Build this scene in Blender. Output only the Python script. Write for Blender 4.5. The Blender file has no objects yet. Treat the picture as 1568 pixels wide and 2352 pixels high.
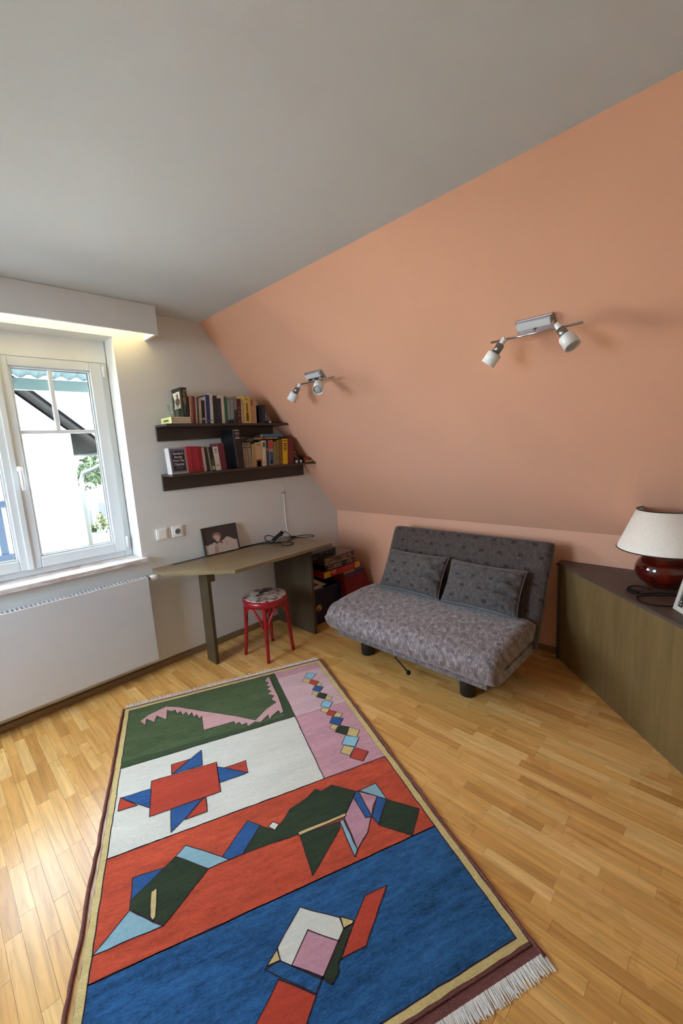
import bpy, bmesh, math, random
from mathutils import Vector, Matrix, noise
from mathutils.geometry import tessellate_polygon

random.seed(7)
SC = bpy.context.scene
COL = SC.collection

# ------------------------------------------------------------------ camera
CAM = Vector((3.0175, -2.956, 1.5209))
YAW, PITCH, ROLL, FPX = 0.7854, 0.1553, -0.0594, 963.81
fw = Vector((-math.cos(YAW) * math.cos(PITCH), math.sin(YAW) * math.cos(PITCH), -math.sin(PITCH)))
rt0 = fw.cross(Vector((0, 0, 1))).normalized()
up0 = rt0.cross(fw)
RT = rt0 * math.cos(ROLL) + up0 * math.sin(ROLL)
UP = -rt0 * math.sin(ROLL) + up0 * math.cos(ROLL)
cd = bpy.data.cameras.new('camera')
cam = bpy.data.objects.new('camera', cd)
COL.objects.link(cam)
M = Matrix((RT, UP, -fw)).transposed().to_4x4()
M.translation = CAM
cam.matrix_world = M
cd.sensor_fit = 'VERTICAL'
cd.sensor_height = 36.0
cd.lens = FPX / 2352 * 36.0
cd.clip_start = 0.02
cd.clip_end = 300
SC.camera = cam

# ------------------------------------------------------------------ world, light, exposure
SKY = 24.0
YFRONT = -4.3            # wall behind the camera, with a wide window
w = bpy.data.worlds.new('sky')
SC.world = w
w.use_nodes = True
bg = w.node_tree.nodes['Background']
bg.inputs[0].default_value = (0.74, 0.90, 1.12, 1)
bg.inputs[1].default_value = SKY

def area(name, loc, rot, sx, sy, power, color=(1, 1, 1), portal=False):
    d = bpy.data.lights.new(name, 'AREA')
    d.shape = 'RECTANGLE'
    d.size, d.size_y = sx, sy
    d.energy = power
    d.color = color
    if portal:
        d.cycles.is_portal = True
    o = bpy.data.objects.new(name, d)
    COL.objects.link(o)
    o.location = loc
    o.rotation_euler = rot
    return o

# daylight enters through the window beside the desk; the sun stands behind the house and lights the garden side opposite
area('window_portal', (-0.30, -2.515, 1.57), (0, -math.pi / 2, 0), 1.5, 1.2, 1, portal=True)
area('side_window_portal', (0.70, YFRONT - 0.06, 1.615), (math.pi / 2, 0, 0), 1.1, 1.53, 1, portal=True)
sd = bpy.data.lights.new('sun', 'SUN')
sd.energy = 150.0
sd.angle = math.radians(1.0)
sd.color = (1.0, 0.96, 0.88)
sun = bpy.data.objects.new('sun', sd)
COL.objects.link(sun)
sun.rotation_euler = Vector((0.60, 0.30, 0.74)).to_track_quat('Z', 'Y').to_euler()

vs = SC.view_settings
vs.view_transform = 'Standard'
vs.look = 'None'
vs.gamma = 1.0
vs.use_curve_mapping = False
vs.exposure = -0.05
cy = SC.cycles
cy.max_bounces = 10
cy.diffuse_bounces = 6
cy.glossy_bounces = 4
cy.transmission_bounces = 8
cy.transparent_max_bounces = 12
cy.sample_clamp_indirect = 0.0
cy.caustics_reflective = False
cy.caustics_refractive = False

# ------------------------------------------------------------------ materials
def lin(c):
    c = c / 255.0
    return c / 12.92 if c <= 0.04045 else ((c + 0.055) / 1.055) ** 2.4

def L(rgb):
    return (lin(rgb[0]), lin(rgb[1]), lin(rgb[2]), 1.0)

MATS = {}

class NT:
    """small helper around a node tree"""
    def __init__(self, name):
        self.m = bpy.data.materials.new(name)
        self.m.use_nodes = True
        self.t = self.m.node_tree
        self.b = self.t.nodes['Principled BSDF']
    def n(self, kind, **kw):
        x = self.t.nodes.new(kind)
        for k, v in kw.items():
            if k.startswith('i_'):
                x.inputs[k[2:].replace('_', ' ')].default_value = v
            else:
                setattr(x, k, v)
        return x
    def l(self, a, b):
        self.t.links.new(a, b)
    def math(self, op, a, b=None, c=None):
        x = self.t.nodes.new('ShaderNodeMath')
        x.operation = op
        for i, v in enumerate((a, b, c)):
            if v is None:
                continue
            if isinstance(v, (int, float)):
                x.inputs[i].default_value = v
            else:
                self.l(v, x.inputs[i])
        return x.outputs[0]
    def mix(self, fac, a, b, mode='MIX'):
        x = self.t.nodes.new('ShaderNodeMix')
        x.data_type = 'RGBA'
        x.blend_type = mode
        for s, v in ((x.inputs[0], fac), (x.inputs[6], a), (x.inputs[7], b)):
            if isinstance(v, (int, float)):
                s.default_value = v
            elif isinstance(v, tuple):
                s.default_value = v
            else:
                self.l(v, s)
        return x.outputs[2]
    def ramp(self, fac, stops, interp='LINEAR'):
        x = self.t.nodes.new('ShaderNodeValToRGB')
        x.color_ramp.interpolation = interp
        e = x.color_ramp.elements
        while len(e) < len(stops):
            e.new(0.5)
        for i, (p, c) in enumerate(stops):
            e[i].position = p
            e[i].color = c if len(c) == 4 else (*c, 1)
        self.l(fac, x.inputs[0])
        return x.outputs[0]
    def coord(self, kind='Object', scale=(1, 1, 1), rot=(0, 0, 0)):
        if kind == 'World':
            src = self.n('ShaderNodeNewGeometry').outputs['Position']
        else:
            src = self.n('ShaderNodeTexCoord').outputs[kind]
        mp = self.n('ShaderNodeMapping')
        mp.inputs['Scale'].default_value = scale
        mp.inputs['Rotation'].default_value = rot
        self.l(src, mp.inputs[0])
        return mp.outputs[0]
    def noise(self, vec, scale=5, detail=3, rough=0.5, dist=0.0):
        x = self.n('ShaderNodeTexNoise')
        x.inputs['Scale'].default_value = scale
        x.inputs['Detail'].default_value = detail
        x.inputs['Roughness'].default_value = rough
        x.inputs['Distortion'].default_value = dist
        self.l(vec, x.inputs['Vector'])
        return x.outputs[0]
    def bump(self, h, strength=0.3, dist=0.01):
        x = self.n('ShaderNodeBump')
        x.inputs['Strength'].default_value = strength
        x.inputs['Distance'].default_value = dist
        self.l(h, x.inputs['Height'])
        self.l(x.outputs[0], self.b.inputs['Normal'])
    def col(self, c):
        if isinstance(c, tuple):
            self.b.inputs['Base Color'].default_value = c
        else:
            self.l(c, self.b.inputs['Base Color'])

def plain(name, rgb, rough=0.5, var=0.06, scale=8.0, bump=0.0, bscale=200, metal=0.0, spec=0.5, coat=0.0):
    """a painted, printed, plastic or metal surface with slight procedural unevenness"""
    if name in MATS:
        return MATS[name]
    g = NT(name)
    c = L(rgb)
    v = g.coord('Object')
    if var > 0:
        f = g.noise(v, scale, 3)
        d = tuple(x * (1 - var) for x in c[:3]) + (1,)
        e = tuple(min(1, x * (1 + var)) for x in c[:3]) + (1,)
        g.col(g.ramp(f, [(0.3, d), (0.7, e)]))
    else:
        g.col(c)
    if bump > 0:
        g.bump(g.noise(v, bscale, 2), bump, 0.002)
    g.b.inputs['Roughness'].default_value = rough
    g.b.inputs['Metallic'].default_value = metal
    g.b.inputs['Specular IOR Level'].default_value = spec
    g.b.inputs['Coat Weight'].default_value = coat
    MATS[name] = g.m
    return g.m

def wood(name, rgb, dark, rough=0.5, axis=2, stretch=14, scale=9, amount=1.0, coat=0.0):
    """stained veneer, grain along the given axis (object space)"""
    if name in MATS:
        return MATS[name]
    g = NT(name)
    s = [stretch] * 3
    s[axis] = 0.7
    v = g.coord('Object', tuple(s))
    f = g.noise(v, scale / 5, 6, 0.6, 0.4)
    f2 = g.noise(v, scale, 3, 0.6)
    h = g.math('ADD', g.math('MULTIPLY', f, 0.65), g.math('MULTIPLY', f2, 0.35))
    g.col(g.ramp(h, [(0.32, L(dark)), (0.66, L(rgb))]))
    g.bump(f2, 0.12, 0.002)
    g.b.inputs['Roughness'].default_value = rough
    g.b.inputs['Coat Weight'].default_value = coat
    MATS[name] = g.m
    return g.m

def wall_paint(name, rgb, var=0.02):
    if name in MATS:
        return MATS[name]
    g = NT(name)
    v = g.coord('World')
    c = L(rgb)
    f = g.noise(v, 1.3, 3)
    g.col(g.ramp(f, [(0.3, tuple(x * (1 - var) for x in c[:3])), (0.7, tuple(min(1, x * (1 + var)) for x in c[:3]))]))
    r = g.noise(v, 160, 4, 0.6)
    g.bump(r, 0.25, 0.0015)
    g.b.inputs['Roughness'].default_value = 0.85
    g.b.inputs['Specular IOR Level'].default_value = 0.25
    MATS[name] = g.m
    return g.m

def oak_floor():
    g = NT('oak_parquet')
    oi = g.n('ShaderNodeObjectInfo').outputs['Random']
    gi = g.n('ShaderNodeNewGeometry').outputs['Random Per Island']
    r = g.math('FRACT', g.math('ADD', g.math('MULTIPLY', oi, 7.31), gi))
    pos = g.n('ShaderNodeNewGeometry').outputs['Position']
    off = g.n('ShaderNodeCombineXYZ')
    g.l(g.math('MULTIPLY', r, 37.0), off.inputs[0])
    g.l(g.math('MULTIPLY', r, 91.0), off.inputs[1])
    ad = g.n('ShaderNodeVectorMath', operation='ADD')
    g.l(pos, ad.inputs[0])
    g.l(off.outputs[0], ad.inputs[1])
    mp = g.n('ShaderNodeMapping')
    mp.inputs['Scale'].default_value = (1.2, 22, 1)
    g.l(ad.outputs[0], mp.inputs[0])
    f = g.noise(mp.outputs[0], 2.2, 6, 0.62, 0.8)
    f2 = g.noise(mp.outputs[0], 14, 3, 0.7)
    base = g.ramp(r, [(0.0, L((206, 152, 84))), (0.12, L((220, 165, 92))), (0.5, L((228, 176, 102))), (0.85, L((234, 185, 113))), (1.0, L((242, 199, 130)))])
    gr = g.ramp(f, [(0.3, (0.72, 0.68, 0.62, 1)), (0.62, (1.04, 1.03, 1.02, 1))])
    c = g.mix(1.0, base, gr, 'MULTIPLY')
    po = g.ramp(f2, [(0.62, (1, 1, 1, 1)), (0.78, (0.8, 0.74, 0.66, 1))])
    g.col(g.mix(0.7, c, po, 'MULTIPLY'))
    g.bump(f2, 0.04, 0.001)
    rr = g.math('ADD', 0.22, g.math('MULTIPLY', g.noise(pos, 3.0, 3), 0.12))
    g.l(rr, g.b.inputs['Roughness'])
    g.b.inputs['Specular IOR Level'].default_value = 0.46
    return g.m

def pile(name, rgb, var=0.16, streak=0.5, seed=0.0):
    """hand-knotted wool, abrash streaks run along the rug's width (local y)"""
    if name in MATS:
        return MATS[name]
    g = NT(name)
    c = L(rgb)
    v = g.coord('Object', (26, 5, 1))
    v2 = g.coord('Object', (60, 60, 60))
    f = g.noise(v, 2.2, 5, 0.65)
    f2 = g.noise(v2, 4.0, 3, 0.7)
    f3 = g.noise(g.coord('Object', (110, 30, 1)), 2.0, 3, 0.7)
    big = g.noise(g.coord('Object', (5, 1.2, 1)), 2.0, 2, 0.5)
    h = g.math('ADD', g.math('MULTIPLY', f, streak * 0.62), g.math('ADD', g.math('MULTIPLY', f2, (1 - streak) * 0.7), g.math('MULTIPLY', f3, 0.38 * streak + 0.3 * (1 - streak))))
    h = g.math('ADD', g.math('MULTIPLY', h, 0.8), g.math('MULTIPLY', big, 0.2))
    lo = tuple(x * (1 - min(.9, var * 2.3)) for x in c[:3])
    hi = tuple(min(1, x * (1 + var * 1.7) + 0.016) for x in c[:3])
    g.col(g.ramp(h, [(0.36, lo), (0.64, hi)]))
    hb = g.math('ADD', g.noise(v2, 7.0, 2), g.math('MULTIPLY', g.noise(g.coord('Object', (9, 3, 1)), 4, 3), 1.6))
    g.bump(hb, 0.7, 0.006)
    g.b.inputs['Roughness'].default_value = 0.95
    g.b.inputs['Specular IOR Level'].default_value = 0.1
    g.b.inputs['Sheen Weight'].default_value = 0.08
    g.b.inputs['Sheen Roughness'].default_value = 0.5
    MATS[name] = g.m
    return g.m

def fabric(name, dark, mid, light, motif, px=0.135, pz=0.105, pale=0.0, u_axis=(1, 0.25, 0), v_axis=(0, 1, 1), sheen=0.25):
    """woven upholstery: fine vertical slubs and a scattered small square motif"""
    g = NT(name)
    tc = g.n('ShaderNodeTexCoord').outputs['Object']
    def dot(ax):
        x = g.n('ShaderNodeVectorMath', operation='DOT_PRODUCT')
        g.l(tc, x.inputs[0])
        x.inputs[1].default_value = ax
        return x.outputs['Value']
    u, v = dot(u_axis), dot(v_axis)
    uv = g.n('ShaderNodeCombineXYZ')
    g.l(u, uv.inputs[0]); g.l(v, uv.inputs[1])
    def scaled(s):
        mp = g.n('ShaderNodeMapping')
        mp.inputs['Scale'].default_value = s
        g.l(uv.outputs[0], mp.inputs[0])
        return mp.outputs[0]
    slub = g.noise(scaled((150, 26, 1)), 1.0, 4, 0.65)
    cloud = g.noise(scaled((34, 20, 1)), 1.0, 4, 0.6)
    weft = g.noise(scaled((30, 170, 1)), 1.0, 2, 0.5)
    h = g.math('ADD', g.math('MULTIPLY', slub, 0.5), g.math('ADD', g.math('MULTIPLY', cloud, 0.38 + pale), g.math('MULTIPLY', weft, 0.14)))
    c = g.ramp(h, [(0.36, L(dark)), (0.52, L(mid)), (0.68, L(light))])
    # square motif on a staggered lattice
    row = g.math('FLOOR', g.math('DIVIDE', v, pz))
    su = g.math('ADD', g.math('DIVIDE', u, px), g.math('MULTIPLY', row, 0.37))
    fu = g.math('ABSOLUTE', g.math('SUBTRACT', g.math('FRACT', su), 0.5))
    fv = g.math('ABSOLUTE', g.math('SUBTRACT', g.math('FRACT', g.math('DIVIDE', v, pz)), 0.5))
    wob = g.math('MULTIPLY', g.math('SUBTRACT', g.noise(scaled((90, 90, 1)), 1.0, 2), 0.5), 0.16)
    inu = g.math('LESS_THAN', g.math('ADD', fu, wob), 0.12)
    inv = g.math('LESS_THAN', g.math('ADD', fv, wob), 0.12)
    mk = g.math('MULTIPLY', g.math('MULTIPLY', inu, inv), 0.75)
    c = g.mix(mk, c, L(motif))
    g.col(c)
    g.bump(g.math('ADD', slub, weft), 0.3, 0.002)
    g.b.inputs['Roughness'].default_value = 0.9
    g.b.inputs['Specular IOR Level'].default_value = 0.15
    g.b.inputs['Sheen Weight'].default_value = sheen
    g.b.inputs['Sheen Roughness'].default_value = 0.45
    return g.m

def blotch(name, stops, scale=14, detail=3, rough=0.5, kind='Object', dist=1.2, stretch=(1, 1, 1)):
    """printed picture seen too small to read: blotches of the given colours"""
    g = NT(name)
    v = g.coord(kind, stretch)
    f = g.noise(v, scale, detail, 0.55, dist)
    g.col(g.ramp(f, [(p, L(c)) for p, c in stops], 'CONSTANT'))
    g.b.inputs['Roughness'].default_value = rough
    return g.m

def pane_glass(name, gloss=0.06, tint=(0.97, 1.0, 1.0, 1)):
    m = bpy.data.materials.new(name)
    m.use_nodes = True
    t = m.node_tree
    t.nodes.clear()
    out = t.nodes.new('ShaderNodeOutputMaterial')
    mx = t.nodes.new('ShaderNodeMixShader')
    tr = t.nodes.new('ShaderNodeBsdfTransparent')
    gl = t.nodes.new('ShaderNodeBsdfGlossy')
    lw = t.nodes.new('ShaderNodeLayerWeight')
    lw.inputs[0].default_value = 0.5
    pw = t.nodes.new('ShaderNodeMath')
    pw.operation = 'POWER'
    pw.inputs[1].default_value = 4.0
    fr = t.nodes.new('ShaderNodeMath')
    fr.operation = 'MULTIPLY_ADD'
    fr.inputs[1].default_value = 0.6
    fr.inputs[2].default_value = 0.04
    t.links.new(lw.outputs['Facing'], pw.inputs[0])
    t.links.new(pw.outputs[0], fr.inputs[0])
    tr.inputs[0].default_value = tint
    gl.inputs['Roughness'].default_value = 0.02
    t.links.new(fr.outputs[0], mx.inputs[0])
    t.links.new(tr.outputs[0], mx.inputs[1])
    t.links.new(gl.outputs[0], mx.inputs[2])
    t.links.new(mx.outputs[0], out.inputs[0])
    return m

def emissive(name, rgb, strength):
    m = bpy.data.materials.new(name)
    m.use_nodes = True
    b = m.node_tree.nodes['Principled BSDF']
    b.inputs['Base Color'].default_value = L(rgb)
    b.inputs['Emission Color'].default_value = L(rgb)
    b.inputs['Emission Strength'].default_value = strength
    return m

M_WHITE = wall_paint('white_wall_paint', (225, 223, 218))
M_CEIL = wall_paint('white_ceiling_paint', (208, 213, 217), 0.015)
M_SALMON = wall_paint('salmon_wall_paint', (229, 173, 143))
M_FLOOR = oak_floor()
M_SUB = plain('dark_joint', (70, 44, 22), 0.9)
M_PVC = plain('white_window_plastic', (222, 225, 226), 0.35, 0.02)
M_RAD = plain('white_radiator_enamel', (206, 206, 208), 0.45, 0.015)
M_VAL = plain('white_lacquered_board', (228, 229, 228), 0.5, 0.015)
M_GLASS = pane_glass('window_glass')
M_CHROME = plain('chrome', (205, 207, 210), 0.16, 0.0, metal=1.0)
M_STEEL = plain('brushed_steel', (150, 150, 150), 0.35, 0.05, metal=1.0)
M_BLACK = plain('black_plastic', (17, 16, 16), 0.7, 0.1, spec=0.25)
M_WPL = plain('white_plastic', (243, 242, 239), 0.4, 0.02)
M_DESKTOP = wood('desk_top_veneer', (142, 121, 88), (118, 99, 70), 0.3, axis=1, stretch=10, scale=10)
M_DESKV = wood('desk_panel_veneer', (84, 69, 47), (66, 53, 35), 0.55, axis=2, stretch=10, scale=10)
M_SIDEB = wood('sideboard_front_veneer', (126, 101, 60), (104, 83, 46), 0.5, axis=2, stretch=7, scale=9)
M_SIDETOP = wood('sideboard_top_veneer', (92, 76, 66), (76, 61, 53), 0.45, axis=0, stretch=10, scale=9)
M_SHELF = wood('dark_shelf_veneer', (72, 58, 48), (52, 41, 34), 0.5, axis=1, stretch=16, scale=9)
M_BASEB = wood('oak_baseboard', (158, 120, 76), (124, 90, 54), 0.5, axis=0, stretch=12, scale=9)
M_BASEBY = wood('oak_baseboard_y', (146, 116, 84), (118, 92, 64), 0.5, axis=1, stretch=12, scale=9)
M_RED = plain('red_lacquer', (150, 5, 24), 0.32, 0.08, coat=0.15)
M_PAGES = plain('book_pages', (206, 192, 170), 0.9, 0.1, 60)

# ------------------------------------------------------------------ geometry helpers
class MB:
    def __init__(self, smooth=False):
        self.bm = bmesh.new()
        self.smooth = smooth
        self.mi = 0
    def _m(self, faces):
        for f in faces:
            f.material_index = self.mi
    def box(self, x0, x1, y0, y1, z0, z1, mat=None):
        vs = [self.bm.verts.new(Vector(p)) for p in ((x0, y0, z0), (x1, y0, z0), (x1, y1, z0), (x0, y1, z0), (x0, y0, z1), (x1, y0, z1), (x1, y1, z1), (x0, y1, z1))]
        if mat is not None:
            for v in vs:
                v.co = mat @ v.co
        fs = [self.bm.faces.new([vs[i] for i in q]) for q in ((3, 2, 1, 0), (4, 5, 6, 7), (0, 1, 5, 4), (1, 2, 6, 5), (2, 3, 7, 6), (3, 0, 4, 7))]
        self._m(fs)
        return vs
    def prism(self, poly, vec):
        """extrude a planar polygon (3-D points) along vec"""
        vec = Vector(vec)
        a = [self.bm.verts.new(Vector(p)) for p in poly]
        b = [self.bm.verts.new(Vector(p) + vec) for p in poly]
        n = len(a)
        fs = [self.bm.faces.new(a[::-1]), self.bm.faces.new(b)]
        for i in range(n):
            j = (i + 1) % n
            fs.append(self.bm.faces.new((a[i], a[j], b[j], b[i])))
        self._m(fs)
        return a, b
    def tube(self, pts, r, seg=10, caps=True, closed=False):
        pts = [Vector(p) for p in pts]
        rs = r if isinstance(r, (list, tuple)) else [r] * len(pts)
        rings = []
        n = len(pts)
        nrm = None
        for i, p in enumerate(pts):
            if closed:
                t = pts[(i + 1) % n] - pts[i - 1]
            elif i == 0:
                t = pts[1] - pts[0]
            elif i == n - 1:
                t = pts[-1] - pts[-2]
            else:
                t = pts[i + 1] - pts[i - 1]
            t.normalize()
            if nrm is None:
                nrm = t.orthogonal().normalized()
            nrm = (nrm - t * nrm.dot(t))
            if nrm.length < 1e-6:
                nrm = t.orthogonal()
            nrm.normalize()
            bi = t.cross(nrm)
            rings.append([self.bm.verts.new(p + (nrm * math.cos(2 * math.pi * k / seg) + bi * math.sin(2 * math.pi * k / seg)) * rs[i]) for k in range(seg)])
        fs = []
        m = n if closed else n - 1
        for i in range(m):
            A, B = rings[i], rings[(i + 1) % n]
            for k in range(seg):
                fs.append(self.bm.faces.new((A[k], A[(k + 1) % seg], B[(k + 1) % seg], B[k])))
        if caps and not closed:
            fs.append(self.bm.faces.new(rings[0][::-1]))
            fs.append(self.bm.faces.new(rings[-1]))
        self._m(fs)
        return self
    def lathe(self, prof, c=(0, 0, 0), seg=40, mat=None):
        """prof: list of (radius, z); open profile, revolve about z through c"""
        c = Vector(c)
        rings = []
        for r, z in prof:
            if r < 1e-5:
                rings.append([self.bm.verts.new(c + Vector((0, 0, z)))])
            else:
                rings.append([self.bm.verts.new(c + Vector((r * math.cos(2 * math.pi * k / seg), r * math.sin(2 * math.pi * k / seg), z))) for k in range(seg)])
        fs = []
        for A, B in zip(rings, rings[1:]):
            for k in range(seg):
                k2 = (k + 1) % seg
                if len(A) == 1 and len(B) == 1:
                    continue
                if len(A) == 1:
                    fs.append(self.bm.faces.new((A[0], B[k2], B[k])))
                elif len(B) == 1:
                    fs.append(self.bm.faces.new((A[k], A[k2], B[0])))
                else:
                    fs.append(self.bm.faces.new((A[k], A[k2], B[k2], B[k])))
        self._m(fs)
        if mat is not None:
            for ring in rings:
                for v in ring:
                    v.co = mat @ v.co
        return self
    def build(self, name, mats, parent=None, bevel=0.0, seg=2, sub=0, loc=None, recalc=True):
        if recalc:
            bmesh.ops.recalc_face_normals(self.bm, faces=self.bm.faces)
        me = bpy.data.meshes.new(name)
        self.bm.to_mesh(me)
        self.bm.free()
        if not isinstance(mats, (list, tuple)):
            mats = [mats]
        for m in mats:
            me.materials.append(m)
        if self.smooth:
            for p in me.polygons:
                p.use_smooth = True
        o = bpy.data.objects.new(name, me)
        COL.objects.link(o)
        if parent is not None:
            o.parent = parent
        if loc is not None:
            o.location = loc
        if bevel > 0:
            md = o.modifiers.new('bevel', 'BEVEL')
            md.width = bevel
            md.segments = seg
            md.limit_method = 'ANGLE'
            md.angle_limit = math.radians(50)
        if sub:
            md = o.modifiers.new('sub', 'SUBSURF')
            md.levels = md.render_levels = sub
        return o

def tag(o, label=None, cat=None, group=None, kind=None):
    if label: o['label'] = label
    if cat: o['category'] = cat
    if group: o['group'] = group
    if kind: o['kind'] = kind
    return o

def thing(name, label, cat, loc=(0, 0, 0), group=None, rot=(0, 0, 0)):
    o = bpy.data.objects.new(name, None)
    o.empty_display_size = 0.05
    COL.objects.link(o)
    o.location = loc
    o.rotation_euler = rot
    return tag(o, label, cat, group)

def struct_root(name):
    o = bpy.data.objects.new(name, None)
    o.empty_display_size = 0.05
    COL.objects.link(o)
    o['kind'] = 'structure'
    return o

def boxo(name, mat, parent, x0, x1, y0, y1, z0, z1, bevel=0.0, seg=2):
    m = MB()
    m.box(x0, x1, y0, y1, z0, z1)
    return m.build(name, mat, parent, bevel, seg)

def lettering(name, body, size, mat, parent, origin, xdir, ydir, depth=0.0004, align='CENTER', sx=1.0, bold=0.0):
    """flat raised letters whose reading direction is xdir and whose up is ydir"""
    cu = bpy.data.curves.new(name, 'FONT')
    cu.body = body
    cu.size = size
    cu.extrude = depth
    cu.offset = bold
    cu.align_x = align
    cu.align_y = 'CENTER'
    cu.resolution_u = 3
    t = bpy.data.objects.new(name, cu)
    COL.objects.link(t)
    dg = bpy.context.evaluated_depsgraph_get()
    me = bpy.data.meshes.new_from_object(t.evaluated_get(dg))
    bpy.data.objects.remove(t)
    x = Vector(xdir).normalized()
    y = Vector(ydir).normalized()
    z = x.cross(y)
    mw = Matrix((x, y, z)).transposed().to_4x4()
    mw.translation = Vector(origin)
    me.transform(mw @ Matrix.Diagonal((sx, 1, 1, 1)))
    me.materials.clear()
    me.materials.append(mat)
    o = bpy.data.objects.new(name, me)
    COL.objects.link(o)
    o.parent = parent
    return o

def project(p):
    d = Vector(p) - CAM
    c = d.dot(fw)
    if c < 0.05:
        return None
    return 784 + FPX * d.dot(RT) / c, 1176 - FPX * d.dot(UP) / c, c

# ================================================================== SETTING
HK, HC, YC = 0.883, 2.485, -1.313
XMAX, YMIN = 5.0, YFRONT
WY0, WY1, WZ0, WZ1 = -3.10, -1.93, 0.836, 2.305      # window opening
WALLT = 0.26

def slope_y(z):
    return YC * (z - HK) / (HC - HK)

# wall with the window (left in the picture): pieces round the opening, one mesh
m = MB()
T = (-WALLT, 0, 0)
m.prism([(0, YMIN, 0), (0, WY0, 0), (0, WY0, HC), (0, YMIN, HC)], T)
m.prism([(0, WY1, 0), (0, 0, 0), (0, 0, HK), (0, YC, HC), (0, WY1, HC)], T)
m.prism([(0, WY0, 0), (0, WY1, 0), (0, WY1, WZ0 - 0.03), (0, WY0, WZ0 - 0.03)], T)
m.prism([(0, WY0, WZ1), (0, WY1, WZ1), (0, WY1, HC), (0, WY0, HC)], T)
bmesh.ops.remove_doubles(m.bm, verts=m.bm.verts, dist=1e-5)
tag(m.build('wall_left', M_WHITE), kind='structure')
# knee wall and sloped wall
tag(boxo('wall_right', M_SALMON, None, -WALLT, XMAX, 0, 0.2, 0, HK), kind='structure')
m = MB()
nrm = Vector((0, HC - HK, -YC)).normalized() * 0.2
m.prism([(-WALLT, 0, HK), (-WALLT, YC, HC), (-WALLT, YC + nrm.y, HC + nrm.z), (-WALLT, nrm.y, HK + nrm.z)], (XMAX + WALLT, 0, 0))
tag(m.build('wall_slope', M_SALMON), kind='structure')
tag(boxo('ceiling', M_CEIL, None, -WALLT, XMAX, YMIN, YC, HC, HC + 0.2), kind='structure')
# the rest of the room, behind the camera
tag(boxo('wall_back', M_WHITE, None, XMAX, XMAX + 0.2, YMIN, 0.2, 0, HC), kind='structure')
m = MB()
DX0, DX1, DZ0, DZ = 0.15, 1.25, 0.85, 2.38
m.box(-WALLT, DX0, YMIN - 0.2, YMIN, 0, HC)
m.box(DX1, XMAX + 0.2, YMIN - 0.2, YMIN, 0, HC)
m.box(DX0, DX1, YMIN - 0.2, YMIN, DZ, HC)
m.box(DX0, DX1, YMIN - 0.2, YMIN, 0, DZ0)
bmesh.ops.remove_doubles(m.bm, verts=m.bm.verts, dist=1e-5)
tag(m.build('wall_front', M_WHITE), kind='structure')
d1 = struct_root('window_2')
m = MB()
XM_ = (DX0 + DX1) / 2
for (a, b, c, d) in ((DX0, DX0 + .07, DZ0, DZ), (DX1 - .07, DX1, DZ0, DZ), (XM_ - .06, XM_ + .06, DZ0 + .07, DZ - .07), (DX0 + .07, DX1 - .07, DZ - .07, DZ), (DX0 + .07, DX1 - .07, DZ0, DZ0 + .07)):
    m.box(a, b, YMIN - .13, YMIN - .06, c, d)
m.build('frame', M_PVC, d1)
boxo('pane', M_GLASS, d1, DX0 + .07, DX1 - .07, YMIN - .098, YMIN - .092, DZ0 + .07, DZ - .07)

# ---------------- floor: oak strips, each with its own edges
fl = MB()
fl.box(-0.02, XMAX, YMIN, 0.02, -0.06, -0.0032)
floor = fl.build('floor', M_SUB)
floor['kind'] = 'structure'
RUG_O = Vector((0.853, -1.108))
RUG_A = math.radians(-23.2)
RU = Vector((math.cos(RUG_A), math.sin(RUG_A)))
RV = Vector((RU.y, -RU.x))

def under_rug(x, y, pad=0.03):
    wv = Vector((x, y)) - RUG_O
    u, v = wv.dot(RU), wv.dot(RV)
    return pad < u < 1.95 - pad and pad < v < 1.27 - pad

SW = 0.0473
strips = []
rr = random.Random(11)
nrow = int((0 - YMIN) / SW) + 1
for k in range(nrow):
    y1 = -0.002 - k * SW
    y0 = y1 - SW
    if y0 < YMIN:
        break
    x = 0.0 - rr.random() * 0.3
    while x < XMAX:
        ln = rr.choice((0.24, 0.27, 0.30, 0.33, 0.36, 0.40))
        a, b = max(x, 0.0), min(x + ln, XMAX)
        if b - a > 0.02:
            strips.append((a, b, y0, y1))
        x += ln

def strip_px(s):
    a, b, c, d = s
    cx_, cy_ = (a + b) / 2, (c + d) / 2
    if under_rug(cx_, cy_):
        return 0
    if cy_ > -0.08 - 0.0 and cx_ > 2.1:
        return 0
    if cx_ - 2.14 + cy_ + 0.08 > 0 and cx_ > 2.14:          # under the sideboard
        return 0
    p = [project((x_, y_, 0)) for x_, y_ in ((a, c), (b, c), (b, d), (a, d))]
    if any(q is None for q in p):
        return 0
    if max(q[0] for q in p) < 0 or min(q[0] for q in p) > 1568 or max(q[1] for q in p) < 0 or min(q[1] for q in p) > 2352:
        return 0
    ar = 0
    for i in range(4):
        ar += p[i][0] * p[(i + 1) % 4][1] - p[(i + 1) % 4][0] * p[i][1]
    return abs(ar) / 2

strips.sort(key=strip_px, reverse=True)
NPART = 292
unit = MB()
unit.box(-0.5, 0.5, -0.5, 0.5, -0.5, 0.5)
po = unit.build('plank', M_FLOOR, floor)
ume = po.data
bpy.data.objects.remove(po)
rest = MB()
G = 0.00035
for i, (a, b, c, d) in enumerate(strips):
    dz = rr.uniform(-0.00015, 0.00015)
    if i < NPART:
        o = bpy.data.objects.new('plank', ume)
        COL.objects.link(o)
        o.parent = floor
        o.location = ((a + b) / 2, (c + d) / 2, -0.0025 + dz)
        o.scale = (b - a - 2 * G, d - c - 2 * G, 0.005)
    else:
        rest.box(a + G, b - G, c + G, d - G, -0.005 + dz, dz)
ro = rest.build('plank_field', M_FLOOR, floor)
ro['kind'] = 'stuff'

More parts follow.
